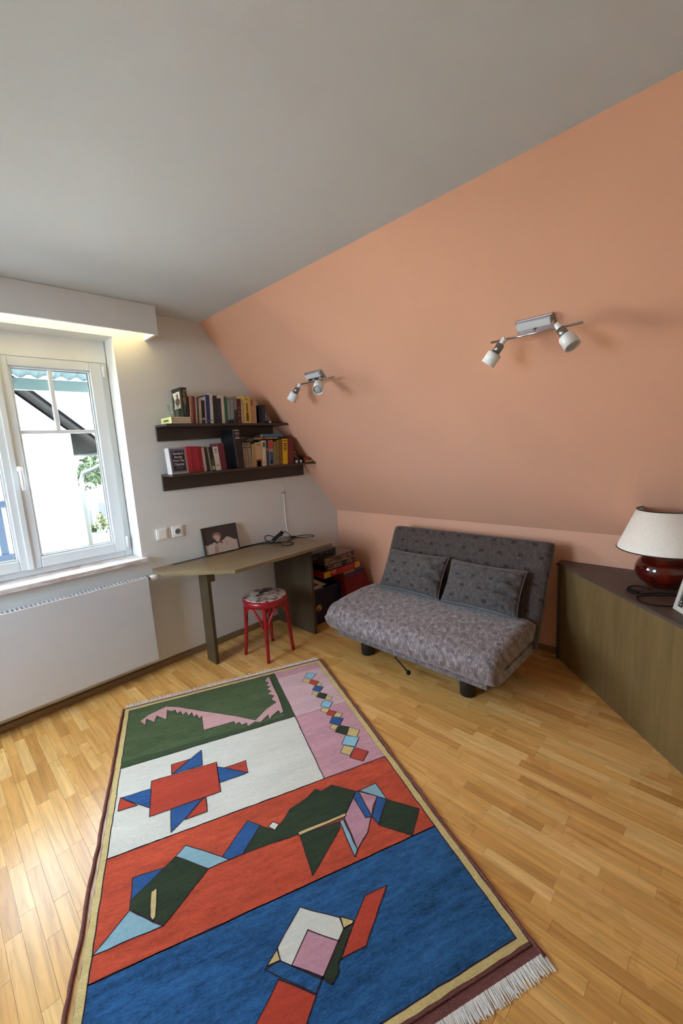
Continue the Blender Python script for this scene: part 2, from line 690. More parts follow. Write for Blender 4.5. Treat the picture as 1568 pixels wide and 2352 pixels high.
# ---------------- baseboards
m = MB()
m.box(0, 0.015, YMIN, -0.0, 0.0004, 0.042)
m.box(0, 0.006, YMIN, -0.0, 0.042, 0.048)
tag(m.build('baseboard_left', M_BASEBY, None, 0.002), kind='structure')
tag(boxo('baseboard_right', M_BASEB, None, 0.0155, 2.10, -0.015, 0, 0.0004, 0.045, 0.003), kind='structure')

# ---------------- window
win = struct_root('window_1')
FX0, FX1 = -0.235, -0.165      # fixed frame depth
GZ0, GZ1 = 0.945, 2.105
FT = 2.165                     # top of frame
YL, YR, YM = -3.095, -1.935, -2.532
m = MB()
m.box(FX0, FX1, YL, YL + 0.055, WZ0, FT)
m.box(FX0, FX1, YR - 0.045, YR, WZ0, FT)
m.box(FX0, FX1, YL + 0.055, YR - 0.045, WZ0, WZ0 + 0.045)
m.box(FX0, FX1, YL + 0.055, YR - 0.045, FT - 0.012, FT)
m.build('frame', M_PVC, win, 0.004)
# shutter-box panel over the frame and splayed jamb linings
boxo('lintel_panel', M_VAL, win, FX0, FX1 + 0.004, YL, YR, FT, WZ1 + 0.002)
for s, (ya, yb) in (('l', (YL + 0.05, YM)), ('r', (YM, YR - 0.04))):
    sx0, sx1 = -0.215, -0.145
    za, zb = WZ0 + 0.042, FT - 0.006
    ga = ya + (0.07 if s == 'l' else 0.055)
    gb = yb - (0.055 if s == 'l' else 0.072)
    sm = MB()
    sm.box(sx0, sx1, ya, ga, za, zb)
    sm.box(sx0, sx1, gb, yb, za, zb)
    sm.box(sx0, sx1, ga, gb, za, GZ0)
    sm.box(sx0, sx1, ga, gb, GZ1, zb)
    sash = sm.build('sash', M_PVC, win, 0.006, 3)
    bd = MB()                                      # glazing bead step
    e = 0.012
    for q in ((ga, ga + e, GZ0, GZ1), (gb - e, gb, GZ0, GZ1), (ga + e, gb - e, GZ0, GZ0 + e), (ga + e, gb - e, GZ1 - e, GZ1)):
        bd.box(sx0 + 0.02, sx1 - 0.012, *q)
    bd.build('glazing_bead', M_PVC, sash, 0.003)
    seal = MB()
    e2 = 0.015
    for q in ((ga + e, ga + e2, GZ0 + e, GZ1 - e), (gb - e2, gb - e, GZ0 + e, GZ1 - e), (ga + e, gb - e, GZ0 + e, GZ0 + e2), (ga + e, gb - e, GZ1 - e2, GZ1 - e)):
        seal.box(sx0 + 0.036, sx1 - 0.022, *q)
    seal.build('gasket', M_BLACK, sash)
    boxo('pane', M_GLASS, sash, sx0 + 0.03, sx0 + 0.034, ga + e, gb - e, GZ0 + e, GZ1 - e)
    mid = (ga + gb) / 2 - 0.008
    boxo('muntin', M_PVC, sash, sx0 + 0.036, sx1 - 0.014, ga + e, gb - e, 1.706, 1.728, 0.004)
    boxo('muntin', M_PVC, sash, sx0 + 0.036, sx1 - 0.014, mid - 0.012, mid + 0.012, 1.728, GZ1 - e, 0.004)
    if s == 'r':
        h = MB(True)
        h.lathe([(0, 0), (0.019, 0), (0.019, 0.008), (0.012, 0.012), (0.010, 0.03), (0, 0.03)], seg=20, mat=Matrix.Translation((sx1, YM + 0.022, 1.497)) @ Matrix.Rotation(math.pi / 2, 4, 'Y'))
        h.tube([(sx1 + 0.03, YM + 0.022, 1.502), (sx1 + 0.042, YM + 0.022, 1.498), (sx1 + 0.046, YM + 0.022, 1.48), (sx1 + 0.046, YM + 0.022, 1.40), (sx1 + 0.040, YM + 0.022, 1.372)], [0.009, 0.010, 0.010, 0.009, 0.008], 10)
        h.build('handle', M_WPL, sash)
        for z0_, z1_ in ((0.90, 0.98), (2.07, 2.14)):
            hh = MB(True)
            hh.tube([(sx1 + 0.004, yb + 0.008, z0_), (sx1 + 0.004, yb + 0.008, z1_)], 0.008, 10)
            hh.build('hinge', M_WPL, sash)
# cover strip between the sashes
boxo('cover_strip', M_PVC, win, -0.146, -0.134, YM - 0.018, YM + 0.012, WZ0 + 0.04, FT - 0.01, 0.004)

def marble():
    g = NT('pale_marble')
    v = g.coord('Object', (1, 0.6, 2.5))
    f = g.noise(v, 9, 6, 0.65, 1.5)
    f2 = g.noise(v, 30, 3, 0.6)
    c = g.ramp(f, [(0.28, L((150, 120, 112))), (0.40, L((190, 168, 160))), (0.52, L((214, 206, 202))), (0.8, L((226, 224, 221)))])
    g.col(c)
    g.bump(f2, 0.1, 0.002)
    g.b.inputs['Roughness'].default_value = 0.3
    return g.m
m = MB()
m.box(-0.236, 0.0, WY0 + 0.001, WY1 - 0.001, WZ0 - 0.03, WZ0 - 0.0005)
m.box(0.0, 0.045, WY0 - 0.02, -1.905, WZ0 - 0.03, WZ0 - 0.0005)
bmesh.ops.remove_doubles(m.bm, verts=m.bm.verts, dist=1e-6)
m.build('sill', marble(), win, 0.003)

# ================================================================== WINDOW WALL THINGS
# curtain valance with its light
val = thing('curtain_valance', 'white boxed curtain valance along the ceiling above the window', 'valance', (0, -2.5, 2.305))
VY1 = -1.711
boxo('front_board', M_VAL, val, 0.173, 0.191, -1.4, VY1 + 2.5, 0.0, HC - 2.305 - 0.004, 0.001)
boxo('end_board', M_VAL, val, 0.0, 0.173, VY1 + 2.5 - 0.018, VY1 + 2.5, 0.0, HC - 2.305 - 0.004, 0.001)
boxo('curtain_rail', M_WPL, val, 0.085, 0.125, -1.4, VY1 + 2.48, HC - 2.305 - 0.03, HC - 2.305 - 0.004, 0.002)
lt = thing('strip_light', 'warm strip light hidden behind the white valance board', 'lamp', (0.03, -2.5, 2.43))
LW = -1.75 + 2.5
boxo('housing', M_WPL, lt, -0.028, -0.004, -1.2, LW - 0.02, 0.0, 0.045)
m = MB(True)
m.tube([(0.008, -1.19, 0.02), (0.008, LW - 0.03, 0.02)], 0.008, 10)
m.build('tube', emissive('warm_tube_light', (255, 234, 172), 40.0), lt)

# radiator
rad = thing('radiator', 'flat white panel radiator on the wall under the window', 'radiator', (0.105, -1.942, 0.114))
RW, RH = 1.25, 0.601
boxo('front_panel', M_RAD, rad, -0.012, 0, -RW, 0, 0, RH, 0.004)
boxo('back_panel', M_RAD, rad, -0.075, -0.06, -RW, 0, 0.01, RH - 0.01, 0.003)
boxo('side_cover', M_RAD, rad, -0.07, -0.0125, -0.006, -0.0005, 0.0, RH - 0.003, 0.001)
g = MB()
g.box(-0.0745, -0.069, -RW + 0.004, -0.007, RH - 0.008, RH - 0.002)
g.box(-0.018, -0.0125, -RW + 0.004, -0.007, RH - 0.008, RH - 0.002)
y = -RW + 0.01
while y < -0.01:
    g.box(-0.07, -0.017, y, y + 0.009, RH - 0.0085, RH - 0.0025)
    y += 0.022
gr = g.build('top_grille', M_RAD, rad)
gr['kind'] = 'stuff'
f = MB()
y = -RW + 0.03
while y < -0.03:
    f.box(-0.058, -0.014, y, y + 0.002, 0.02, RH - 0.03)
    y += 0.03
boxo('slot_shade_sheet', plain('painted_slot_shade', (44, 44, 46), 0.8), rad, -.058, -.0135, -RW + .02, -.02, RH - .029, RH - .024)  # added dark sheet under the grille, paints the shade seen through its slots
ff = f.build('convector_fins', plain('shadowed_fin_enamel', (96, 96, 98), 0.6), rad)  # fin grey is darkened to paint in the shade inside the radiator
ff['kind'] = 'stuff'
v = MB(True)
v.lathe([(0, 0), (0.012, 0), (0.012, 0.016), (0.018, 0.018), (0.021, 0.04), (0.019, 0.062), (0.015, 0.066), (0, 0.066)], seg=20, mat=Matrix.Translation((-0.035, 0.004, RH - 0.02)) @ Matrix.Rotation(-math.pi / 2, 4, 'X'))
v.build('valve', M_WPL, rad)
v = MB(True)
v.tube([(-0.035, 0.001, RH - 0.02), (-0.035, 0.022, RH - 0.02)], 0.0135, 12)
v.tube([(-0.035, 0.012, RH - 0.02), (-0.07, 0.012, RH - 0.02), (-0.1045, 0.012, RH - 0.02)], 0.009, 10)
v.build('valve_collar', M_STEEL, rad)
for yy in (-0.2, -1.05):
    boxo('wall_bracket', M_STEEL, rad, -0.1049, -0.0752, yy, yy + 0.03, 0.1, 0.5)

# switch and socket
def wall_plate(name, label, cat, y0, sock):
    o = thing(name, label, cat, (0, y0 + 0.0405, 0.974))
    boxo('cover_plate', M_WPL, o, 0.0003, 0.010, -0.0405, 0.0405, -0.0405, 0.0405, 0.003, 3)
    if not sock:
        boxo('rocker', M_WPL, o, 0.0101, 0.0135, -0.029, 0.029, -0.029, 0.029, 0.002)
    else:
        boxo('insert', M_WPL, o, 0.0101, 0.0125, -0.028, 0.028, -0.028, 0.028, 0.002)
        R = Matrix.Rotation(math.pi / 2, 4, 'Y')
        q = MB(True)
        q.lathe([(0.0235, 0.0126), (0.0235, 0.0138), (0.0215, 0.0138), (0.0205, 0.0128)], seg=28, mat=R)
        q.build('recess_ring', M_WPL, o)
        q = MB()
        q.lathe([(0, 0.0127), (0.0205, 0.0127), (0.0205, 0.0122), (0, 0.0122)], seg=28, mat=R)
        q.build('recess', plain('grey_recess', (120, 118, 116), 0.6), o)
        for s in (-1, 1):
            q = MB()
            q.lathe([(0, 0.0133), (0.0036, 0.0133), (0.0036, 0.0126), (0, 0.0126)], c=(0, s * 0.0095, 0), seg=14, mat=R)
            q.build('pin_hole', M_BLACK, o)
            boxo('earth_clip', M_STEEL, o, 0.0128, 0.0142, -0.003, 0.003, s * 0.0185 - 0.003, s * 0.0185 + 0.003)
    return o
wall_plate('light_switch', 'blank white square wall plate left of the power socket', 'switch', -1.8150, False)
wall_plate('power_socket', 'white square wall socket with a round recess and two pin holes', 'socket', -1.7025, True)

# ---------------- wall shelves
def shelf(label, ztop, ybl, ypr, zb_l, zb_r, yend):
    s = thing('wall_shelf', label, 'shelf', (0, ybl, ztop), 'dark wooden wall shelves')
    T_ = 0.0155
    ye = slope_y(ztop - T_) - ybl - 0.001
    ye2 = slope_y(ztop) - ybl - 0.001
    m_ = MB()
    m_.prism([(0.001, 0, 0), (0.001, ye2, 0), (0.001, ye, -T_), (0.001, 0, -T_)], (0.189, 0, 0))
    m_.build('board', M_SHELF, s, 0.001)
    m_ = MB()
    m_.prism([(0.001, 0, -T_ - 0.0003), (0.001, ypr - ybl, -T_ - 0.0003), (0.001, ypr - ybl, zb_r - ztop), (0.001, 0, zb_l - ztop)], (0.02, 0, 0))
    m_.build('wall_rail', M_SHELF, s, 0.001)
    return s
shelf('upper dark brown wall shelf carrying the taller row of books', 1.739, -1.7285, -0.735, 1.628, 1.652, -0.72)
shelf('lower dark brown wall shelf with the opera book and big black box set', 1.3975, -1.7285, -0.424, 1.2785, 1.2785, -0.43)

# ---------------- books
def book(label, y0, y1, z0, h, col, lean=0.0, depth=0.13, xf=0.17, page=None, marks=(), rough=0.55, group='books on the upper shelf', gap=0.0004, name='book'):
    """upright book, spine to the room (+x)"""
    t = 0.0022
    y0 += gap; y1 -= gap
    o = thing(name, label, 'book', (xf, (y0 + y1) / 2, z0 + 0.0004), group)
    wd = (y1 - y0) / 2
    cm = plain('cover_%d_%d_%d' % col, col, rough, 0.1, 30)
    def sh(z):
        return lean * z / h
    def slab(mb, x0, x1, ya, yb, za, zb):
        vs_ = mb.box(x0, x1, ya, yb, za, zb)
        for v_ in vs_:
            v_.co.y += sh(v_.co.z)
    mb = MB()
    slab(mb, -depth, 0, -wd, -wd + t, 0, h)
    slab(mb, -depth, 0, wd - t, wd, 0, h)
    slab(mb, -t, 0, -wd + t, wd - t, 0, h)
    bmesh.ops.remove_doubles(mb.bm, verts=mb.bm.verts, dist=1e-6)
    mb.build('cover', cm, o, 0.0006, 1)
    mb = MB()
    slab(mb, -depth + 0.004, -t, -wd + t, wd - t, 0.003, h - 0.004)
    mb.build('pages', page or M_PAGES, o)
    for (fa, fb, rgb, wf) in marks:            # printed bands on the spine: from/to height fraction, colour, width fraction
        mb = MB()
        slab(mb, 0.0, 0.0005, -wd * wf, wd * wf, fa * h, fb * h)
        mb.build('spine_label', plain('print_%d_%d_%d' % rgb, rgb, 0.6, 0.1, 40), o)
    return o

ZU = 1.7392
UP_BOOKS = [
 ('slim light terracotta paperback, first in the upper row beside the black biography', -1.545, -1.528, .188, (176, 122, 100), .010, ()),
 ('brick red book with dull spine, second in the upper row', -1.528, -1.508, .187, (122, 52, 40), .011, ()),
 ('thin cream paperback, third in the upper row after the brick red book', -1.506, -1.494, .179, (176, 160, 140), .011, ()),
 ('thin dark brown book left of the short beige paperback on the upper shelf', -1.494, -1.482, .177, (62, 46, 34), .011, ()),
 ('short beige paperback with a pink top band on the upper shelf', -1.482, -1.462, .161, (186, 166, 140), .009, ((.84, .97, (190, 150, 150), .9),)),
 ('short black book with a pale label at the foot of its spine, upper shelf', -1.462, -1.436, .162, (26, 22, 20), .010, ((.04, .12, (90, 40, 38), .8), (.16, .24, (186, 178, 170), .8))),
 ('very thin pinkish white booklet left of the tall dark blue book', -1.434, -1.425, .188, (200, 184, 184), .010, ()),
 ('tall dark blue hardback on the upper shelf', -1.423, -1.395, .202, (34, 52, 104), .011, ((.05, .12, (92, 84, 110), .7),)),
 ('tall white hardback right of the dark blue book on the upper shelf', -1.394, -1.370, .211, (206, 204, 190), .009, ((.1, .13, (120, 124, 118), .8),)),
 ('thick slate black book with a dark red top band on the upper shelf', -1.370, -1.335, .198, (38, 42, 44), .006, ((.86, .96, (70, 34, 36), .95),)),
 ('dark purple grey book right of the slate black one on the upper shelf', -1.334, -1.302, .180, (50, 42, 48), .003, ((.66, .8, (84, 66, 70), .3),)),
 ('tall off-white paperback left of the green book on the upper shelf', -1.300, -1.276, .203, (202, 192, 178), .001, ()),
 ('slim bright green book on the upper shelf', -1.273, -1.255, .197, (46, 98, 62), .004, ((.05, .5, (70, 118, 80), .3),)),
 ('pale blue grey paperback with teal foot, left of the two on the upper shelf', -1.252, -1.231, .173, (146, 156, 152), .009, ((.0, .16, (36, 66, 70), .98), (.04, .11, (196, 206, 208), .5))),
 ('pale lilac grey paperback with navy foot, right of the two on the upper shelf', -1.228, -1.201, .175, (142, 140, 146), .010, ((.0, .17, (32, 48, 62), .98), (.04, .11, (200, 208, 216), .5))),
 ('grey green book with a black lower half on the upper shelf', -1.198, -1.172, .198, (126, 126, 110), .012, ((.0, .5, (36, 46, 42), .98),)),
 ('dark red book with pale lettering left of the thick yellow one', -1.169, -1.137, .182, (84, 26, 32), .010, ((.05, .1, (180, 60, 70), .5), (.3, .34, (150, 120, 120), .5), (.46, .5, (150, 120, 120), .5), (.62, .66, (150, 120, 120), .5))),
 ('thin cream book wedged left of the thick yellow one on the upper shelf', -1.134, -1.115, .178, (188, 168, 128), .008, ()),
 ('thick yellow hardback with dark lettering on the upper shelf', -1.110, -1.048, .206, (214, 178, 92), .007, ((.42, .74, (66, 44, 14), .16), (.08, .40, (92, 54, 16), .3), (.86, .92, (150, 110, 40), .2))),
 ('tan paperback with a small dark title right of the thick yellow book', -1.048, -1.023, .198, (186, 140, 88), .008, ((.68, .9, (80, 44, 20), .35),)),
 ('pinkish tan paperback, last of the pale row on the upper shelf', -1.023, -0.996, .195, (190, 140, 112), .006, ()),
 ('small black book near the right end of the upper shelf', -0.972, -0.956, .141, (24, 22, 24), .013, ()),
 ('small navy blue book, last upright one at the right end of the upper shelf', -0.955, -0.918, .144, (28, 32, 62), .015, ((.1, .9, (58, 62, 92), .12),)),
]
pv = None
for (lb, a, b, h, c, ln, mk) in UP_BOOKS:
    k_ = ln / h
    if pv is not None:
        k_ = max(k_, pv[0] - (a - pv[1]) / min(h, pv[2]))
    ln = k_ * h
    pv = (k_, b, h)
    book(lb, a, b, ZU, h, c, ln, 0.13 if h < .19 else 0.148, 0.172, marks=mk)
# book lying flat at the left end, spine toward the window
o = thing('book', 'thick flat-lying book with pale yellow spine and grey pages at the left shelf end', 'book', (0.02, -1.69, ZU + 0.0004), 'books on the upper shelf')
c_ = plain('pale_yellow_cover', (218, 214, 150), 0.6, 0.05)
mb = MB()
mb.box(0, 0.168, 0, 0.142, 0, 0.003)
mb.box(0, 0.168, 0, 0.142, 0.041, 0.044)
mb.box(0, 0.168, 0, 0.003, 0.003, 0.041)
bmesh.ops.remove_doubles(mb.bm, verts=mb.bm.verts, dist=1e-6)
mb.build('cover', c_, o, 0.0008, 1)
boxo('pages', plain('grey_pages', (196, 180, 162), 0.9, 0.06), o, 0.003, 0.164, 0.003, 0.139, 0.003, 0.041)
boxo('spine_label', plain('olive_print', (84, 84, 30), 0.7, 0.2), o, 0.045, 0.125, -0.0004, 0.0, 0.016, 0.028)
# black biography standing on it, front cover toward the window
KZ = ZU + 0.0452
o = thing('book', 'black biography with yellow spine lettering standing on the flat book', 'book', (0.165, -1.570, KZ), 'books on the upper shelf')
kc = plain('black_book_cover', (30, 29, 27), 0.4, 0.1)
kd, kw, kh = 0.145, 0.042, 0.200
mb = MB()
mb.box(-kd, 0, -kw / 2, -kw / 2 + .0025, 0, kh)
mb.box(-kd, 0, kw / 2 - .0025, kw / 2, 0, kh)
mb.box(-.0025, 0, -kw / 2 + .0025, kw / 2 - .0025, 0, kh)
bmesh.ops.remove_doubles(mb.bm, verts=mb.bm.verts, dist=1e-6)
mb.build('cover', kc, o, 0.0008, 1)
boxo('pages', M_PAGES, o, -kd + .004, -.0026, -kw / 2 + .0026, kw / 2 - .0026, .003, kh - .004)
lettering('spine_title', 'Karajan', 0.034, plain('gold_print', (190, 160, 92), 0.5, 0.1), o, (0.0003, 0.002, 0.135), (0, 0, -1), (0, 1, 0), sx=0.98)
boxo('spine_stripe', plain('grey_green_print', (84, 100, 96), 0.5), o, 0.0, 0.0004, -0.008, 0.0, 0.012, 0.085)
pt = MB()
yk = -kw / 2 - 0.0004
pt.prism([(-.135, yk, .170), (-.022, yk, .176), (-.022, yk, .062), (-.125, yk, .06), (-.108, yk, .118)], (0, .0004, 0))
pt.build('cover_photo', plain('pale_photo', (206, 202, 188), 0.5), o)
pt = MB()
yk -= 0.0004
pt.prism([(-.100, yk, .118), (-.085, yk, .130), (-.073, yk, .130), (-.072, yk, .150), (-.064, yk, .162), (-.052, yk, .160), (-.047, yk, .148), (-.049, yk, .130), (-.030, yk, .125), (-.026, yk, .098), (-.050, yk, .078), (-.078, yk, .082), (-.10, yk, .1)], (0, .0003, 0))
pt.build('cover_figure', plain('brown_figure_print', (92, 66, 50), 0.5, 0.4, 60), o)
# glass tumbler beside it
o = tag(MB(True).lathe([(0, 0), (0.024, 0), (0.0265, 0.003), (0.040, 0.088), (0.0386, 0.088), (0.0252, 0.008), (0, 0.007)], seg=36).build('glass_vase', None), 'flared clear glass vase in front of the black biography', 'vase')
o.data.materials.clear()
o.data.materials.append(pane_glass('clear_glass', tint=(0.93, 0.96, 0.95, 1)))
o.location = (0.115, -1.632, ZU + 0.0452)
# small box at the right end of the upper shelf
o = thing('pencil_case', 'small low dark case with a white tag at the right end of the upper shelf', 'case', (0.125, -0.857, ZU + 0.0003))
boxo('body', plain('dark_leather', (40, 26, 24), 0.6), o, -0.03, 0.03, -0.046, 0.046, 0, 0.022, 0.005)
boxo('tag', M_WPL, o, 0.0302, 0.031, -0.01, 0.012, 0.004, 0.018)

ZL = 1.3978
LOW = 'books on the lower shelf'
LOW_BOOKS = [
 ('first of the four red paperbacks, right next to the opera book', -1.600, -1.572, .185, (168, 30, 42), -.002, .11, ()),
 ('second of the four red paperbacks from the opera book', -1.5715, -1.5445, .184, (148, 14, 30), -.002, .11, ()),
 ('third of the four red paperbacks from the opera book', -1.544, -1.516, .183, (158, 26, 40), -.003, .11, ()),
 ('fourth of the four red paperbacks from the opera book', -1.5155, -1.484, .181, (140, 14, 28), -.005, .11, ()),
 ('thin cream pink paperback right of the four red ones', -1.480, -1.461, .169, (190, 166, 146), -.009, .11, ()),
 ('dark brown black book leaning left on the lower shelf, next to the cream pink one', -1.456, -1.434, .172, (44, 32, 26), -.011, .12, ()),
 ('thin olive cream booklet leaning left on the lower shelf', -1.432, -1.421, .181, (150, 138, 104), -.013, .12, ()),
 ('black and cream mottled book left of the leaning white paperback', -1.419, -1.390, .175, (42, 26, 24), -.013, .12, ((.04, .2, (170, 158, 130), .8), (.2, .5, (110, 100, 70), .3))),
 ('white paperback with dark signs leaning left on the lower shelf', -1.388, -1.345, .174, (206, 194, 176), -.012, .12, ((.84, .9, (70, 66, 64), .25), (.74, .78, (70, 66, 64), .25), (.2, .23, (90, 110, 100), .7))),
 ('maroon book leaning left against the big black box set', -1.341, -1.297, .197, (112, 32, 46), -.011, .13, ()),
 ('first of three cream paperbacks with a dark title, right of the black box set', -1.144, -1.125, .194, (156, 144, 128), -.003, .11, ((.78, .84, (86, 80, 70), .6), (.9, .96, (100, 94, 84), .7))),
 ('second of three cream paperbacks with a dark title, right of the black box set', -1.1245, -1.103, .193, (156, 146, 126), .001, .11, ((.78, .84, (70, 76, 66), .6), (.9, .96, (100, 94, 84), .7))),
 ('third of three cream paperbacks with a dark title, right of the black box set', -1.1025, -1.076, .192, (166, 148, 130), .004, .11, ((.78, .84, (90, 66, 60), .6), (.9, .96, (100, 94, 84), .7))),
 ('tan book with faint stripes left of the thick beige volume', -1.073, -1.041, .181, (182, 152, 108), .011, .12, ((0, 1, (150, 118, 76), .12),)),
 ('thick beige volume with a red arch at the foot of its spine', -1.038, -0.977, .191, (198, 166, 122), .009, .13, ((.0, .30, (138, 62, 32), .86), (.0, .24, (190, 150, 118), .6), (.88, .93, (150, 116, 76), .6))),
 ('cream white paperback with a dark square near the top, lower shelf', -0.973, -0.936, .205, (212, 198, 166), .011, .13, ((.74, .93, (88, 82, 74), .6), (.12, .16, (150, 140, 120), .6))),
 ('dark purple book left of the red and blue one', -0.934, -0.908, .200, (62, 46, 64), .009, .13, ((.62, .7, (150, 140, 150), .5),)),
 ('red topped book with a blue lower panel on the lower shelf', -0.906, -0.862, .205, (168, 132, 112), .009, .13, ((.66, .98, (186, 66, 52), .9), (.04, .54, (34, 92, 122), .8), (.1, .2, (90, 140, 170), .4))),
 ('tan brown mottled book right of the red and blue one', -0.861, -0.837, .193, (140, 110, 66), .014, .13, ()),
 ('olive green book on the lower shelf', -0.836, -0.808, .204, (116, 104, 52), .019, .13, ((0, 1, (140, 128, 70), .3),)),
 ('reddish brown book left of the bright yellow one', -0.807, -0.772, .203, (116, 68, 30), .017, .13, ((0, 1, (140, 96, 40), .3),)),
 ('bright yellow book with dark lettering on the lower shelf', -0.769, -0.716, .213, (226, 178, 18), .016, .13, ((.9, .94, (110, 70, 20), .8), (.78, .83, (110, 70, 20), .7), (.70, .75, (110, 70, 20), .6), (.60, .66, (110, 70, 20), .6), (.54, .57, (110, 70, 20), .7))),
 ('dark red large hardback at the right end of the lower row', -0.706, -0.648, .222, (112, 34, 36), .0, .10, ()),
]
pv = None
for (lb, a, b, h, c, ln, dp, mk) in LOW_BOOKS:
    k_ = ln / h
    if pv is not None:
        k_ = max(k_, pv[0] - (a - pv[1]) / min(h, pv[2]))
    ln = k_ * h
    pv = (k_, b, h)
    xf = 0.168
    book(lb, a, b, ZL, h, c, ln, dp, xf, marks=mk, group=LOW)
# opera book, cover to the room
o = thing('book', 'front-facing opera book with white lettering on a navy cover panel', 'book', (0.178, -1.724, ZL + 0.0003), LOW)
ow, oh, ot = 0.122, 0.182, 0.062
o.rotation_euler = (0, math.radians(-5), math.radians(3))
cream = plain('opera_cover_cream', (184, 176, 172), 0.5, 0.05)
mb = MB()
mb.box(-.003, 0, 0, ow, 0, oh)
mb.box(-ot, -ot + .003, 0, ow, 0, oh)
mb.box(-ot + .003, -.003, 0, .003, 0, oh)
bmesh.ops.remove_doubles(mb.bm, verts=mb.bm.verts, dist=1e-6)
mb.build('cover', cream, o, 0.0008, 1)
boxo('pages', M_PAGES, o, -ot + .0032, -.0032, .0032, ow - .004, .003, oh - .004)
boxo('cover_frame', plain('grey_blue_print', (104, 106, 124), 0.5, 0.15, 60), o, 0, .0004, .006, ow - .008, .012, oh - .010)
boxo('cover_panel', plain('navy_print', (24, 26, 38), 0.5, 0.15), o, .0004, .0008, .018, ow - .016, .022, oh - .026)
wt = plain('white_print', (208, 200, 200), 0.5, 0.05)
for k, (tx, zz, s_) in enumerate((('Standard', .140, .0235), ('Stories', .115, .0235), ('From The', .091, .0215), ('Operas', .066, .0265))):
    lettering('cover_lettering', tx, s_, wt, o, (.0009, .062, zz), (0, 1, 0), (0, 0, 1), .0003, sx=0.9, bold=0.0006)
boxo('cover_rule', plain('grey_print', (150, 146, 150), 0.5), o, .0008, .0011, .04, .086, .044, .0465)
boxo('cover_rule', plain('grey_print', (150, 146, 150), 0.5), o, .0008, .0011, .032, .094, .035, .037)
# big black box set
o = thing('box_set', 'tall black boxed record set towering out of the lower shelf', 'box', (0.19, -1.185, ZL + 0.0003))
def shear(mb, k, h):
    for v_ in mb.bm.verts:
        v_.co.y += k * v_.co.z / h
bk = plain('black_box_card', (13, 13, 15), 0.35, 0.2)
mb = MB(); mb.box(-0.187, 0, -0.03, 0.031, 0, 0.295); shear(mb, -0.02, .295)
mb.build('slipcase', bk, o, 0.002)
mb = MB(); mb.box(0.0002, 0.0012, -0.0295, -0.026, 0.02, 0.294); shear(mb, -0.02, .295)
mb.build('spine_edge', plain('silver_edge', (96, 98, 104), 0.4), o)
for (a, b, w1, c) in ((.286, .292, .7, (176, 172, 168)), (.258, .274, .62, (112, 106, 104)), (.244, .250, .35, (130, 126, 122)), (.226, .235, .62, (178, 172, 166))):
    mb = MB(); mb.box(0.0002, 0.0008, 0.004 - .03 * w1, 0.004 + .03 * w1, a, b); shear(mb, -0.02, .295)
    mb.build('spine_print', plain('print_%d_%d_%d' % c, c, 0.5, 0.3, 150), o)
# flat books lying across the row
def flat_book(label, y0, y1, z0, t, col, x0=0.03, x1=0.165, marks=()):
    o = thing('book', label, 'book', (x1, (y0 + y1) / 2, z0), LOW)
    w_ = (y1 - y0) / 2
    d_ = x1 - x0
    mb = MB()
    mb.box(-d_, 0, -w_, w_, 0, .002)
    mb.box(-d_, 0, -w_, w_, t - .002, t)
    mb.box(-.002, 0, -w_, w_, .002, t - .002)
    bmesh.ops.remove_doubles(mb.bm, verts=mb.bm.verts, dist=1e-6)
    mb.build('cover', plain('cover_%d_%d_%d' % col, col, 0.5, 0.1, 30), o, 0.0005, 1)
    boxo('pages', M_PAGES, o, -d_ + .003, -.0022, -w_ + .003, w_ - .003, .002, t - .002)
    for (a, b, za, zb, c) in marks:
        boxo('spine_label', plain('print_%d_%d_%d' % c, c, 0.6, 0.3, 120), o, 0, .0005, -w_ + a * 2 * w_, -w_ + b * 2 * w_, za * t, zb * t)
    return o
flat_book('black book lying across the three cream paperbacks, pale label at its end', -1.135, -1.03, ZL + .196, .024, (20, 19, 21), 0.05, 0.150, ((.4, .98, .45, .9, (110, 106, 106)),))
flat_book('black book with yellow red lettering lying on the middle of the lower row', -1.026, -0.775, ZL + .2105, .022, (26, 20, 20), 0.03, 0.160, ((.0, .3, .3, .85, (176, 138, 72)), (.3, .42, .3, .85, (150, 50, 34)), (.42, .92, .3, .85, (170, 124, 66))))
flat_book('thin sky blue book lying on top of the lower row', -0.945, -0.737, ZL + .2335, .022, (70, 126, 160), 0.03, 0.158)
# olive bottle and toy, paper stack at the right end
o = thing('toy_car', 'black toy car with white details beside the dark red hardback', 'toy', (0.135, -0.588, ZL + 0.0003))
mb = MB(); mb.prism([(-.02, -.046, .010), (-.02, .040, .010), (-.02, .044, .028), (-.02, .018, .032), (-.02, .004, .048), (-.02, -.034, .048), (-.02, -.046, .034)], (.045, 0, 0))
mb.build('body', plain('black_toy_paint', (20, 20, 20), 0.3), o, 0.004)
for yy in (-.026, .024):
    mb = MB(True); mb.lathe([(0, -.006), (.012, -.006), (.013, -.003), (.013, .003), (.012, .006), (0, .006)], seg=18, mat=Matrix.Translation((.027, yy, .0135)) @ Matrix.Rotation(math.pi / 2, 4, 'Y'))
    mb.build('wheel', plain('white_toy_wheel', (214, 212, 200), 0.5), o)
o = thing('bottle', 'small olive green bottle behind the black toy car', 'bottle', (0.075, -0.562, ZL + 0.0003))
MB(True).lathe([(0, 0), (.026, 0), (.028, .004), (.028, .05), (.024, .066), (.012, .078), (.0105, .09), (0, .09)], seg=24).build('body', plain('olive_glass', (136, 134, 66), 0.25), o)
MB(True).lathe([(0, .0902), (.012, .0902), (.012, .104), (0, .104)], seg=18).build('cap', plain('pale_cap', (190, 186, 150), 0.4), o)
o = thing('figurine', 'tiny pale figurine left of the olive bottle', 'figurine', (0.062, -0.617, ZL + 0.0003))
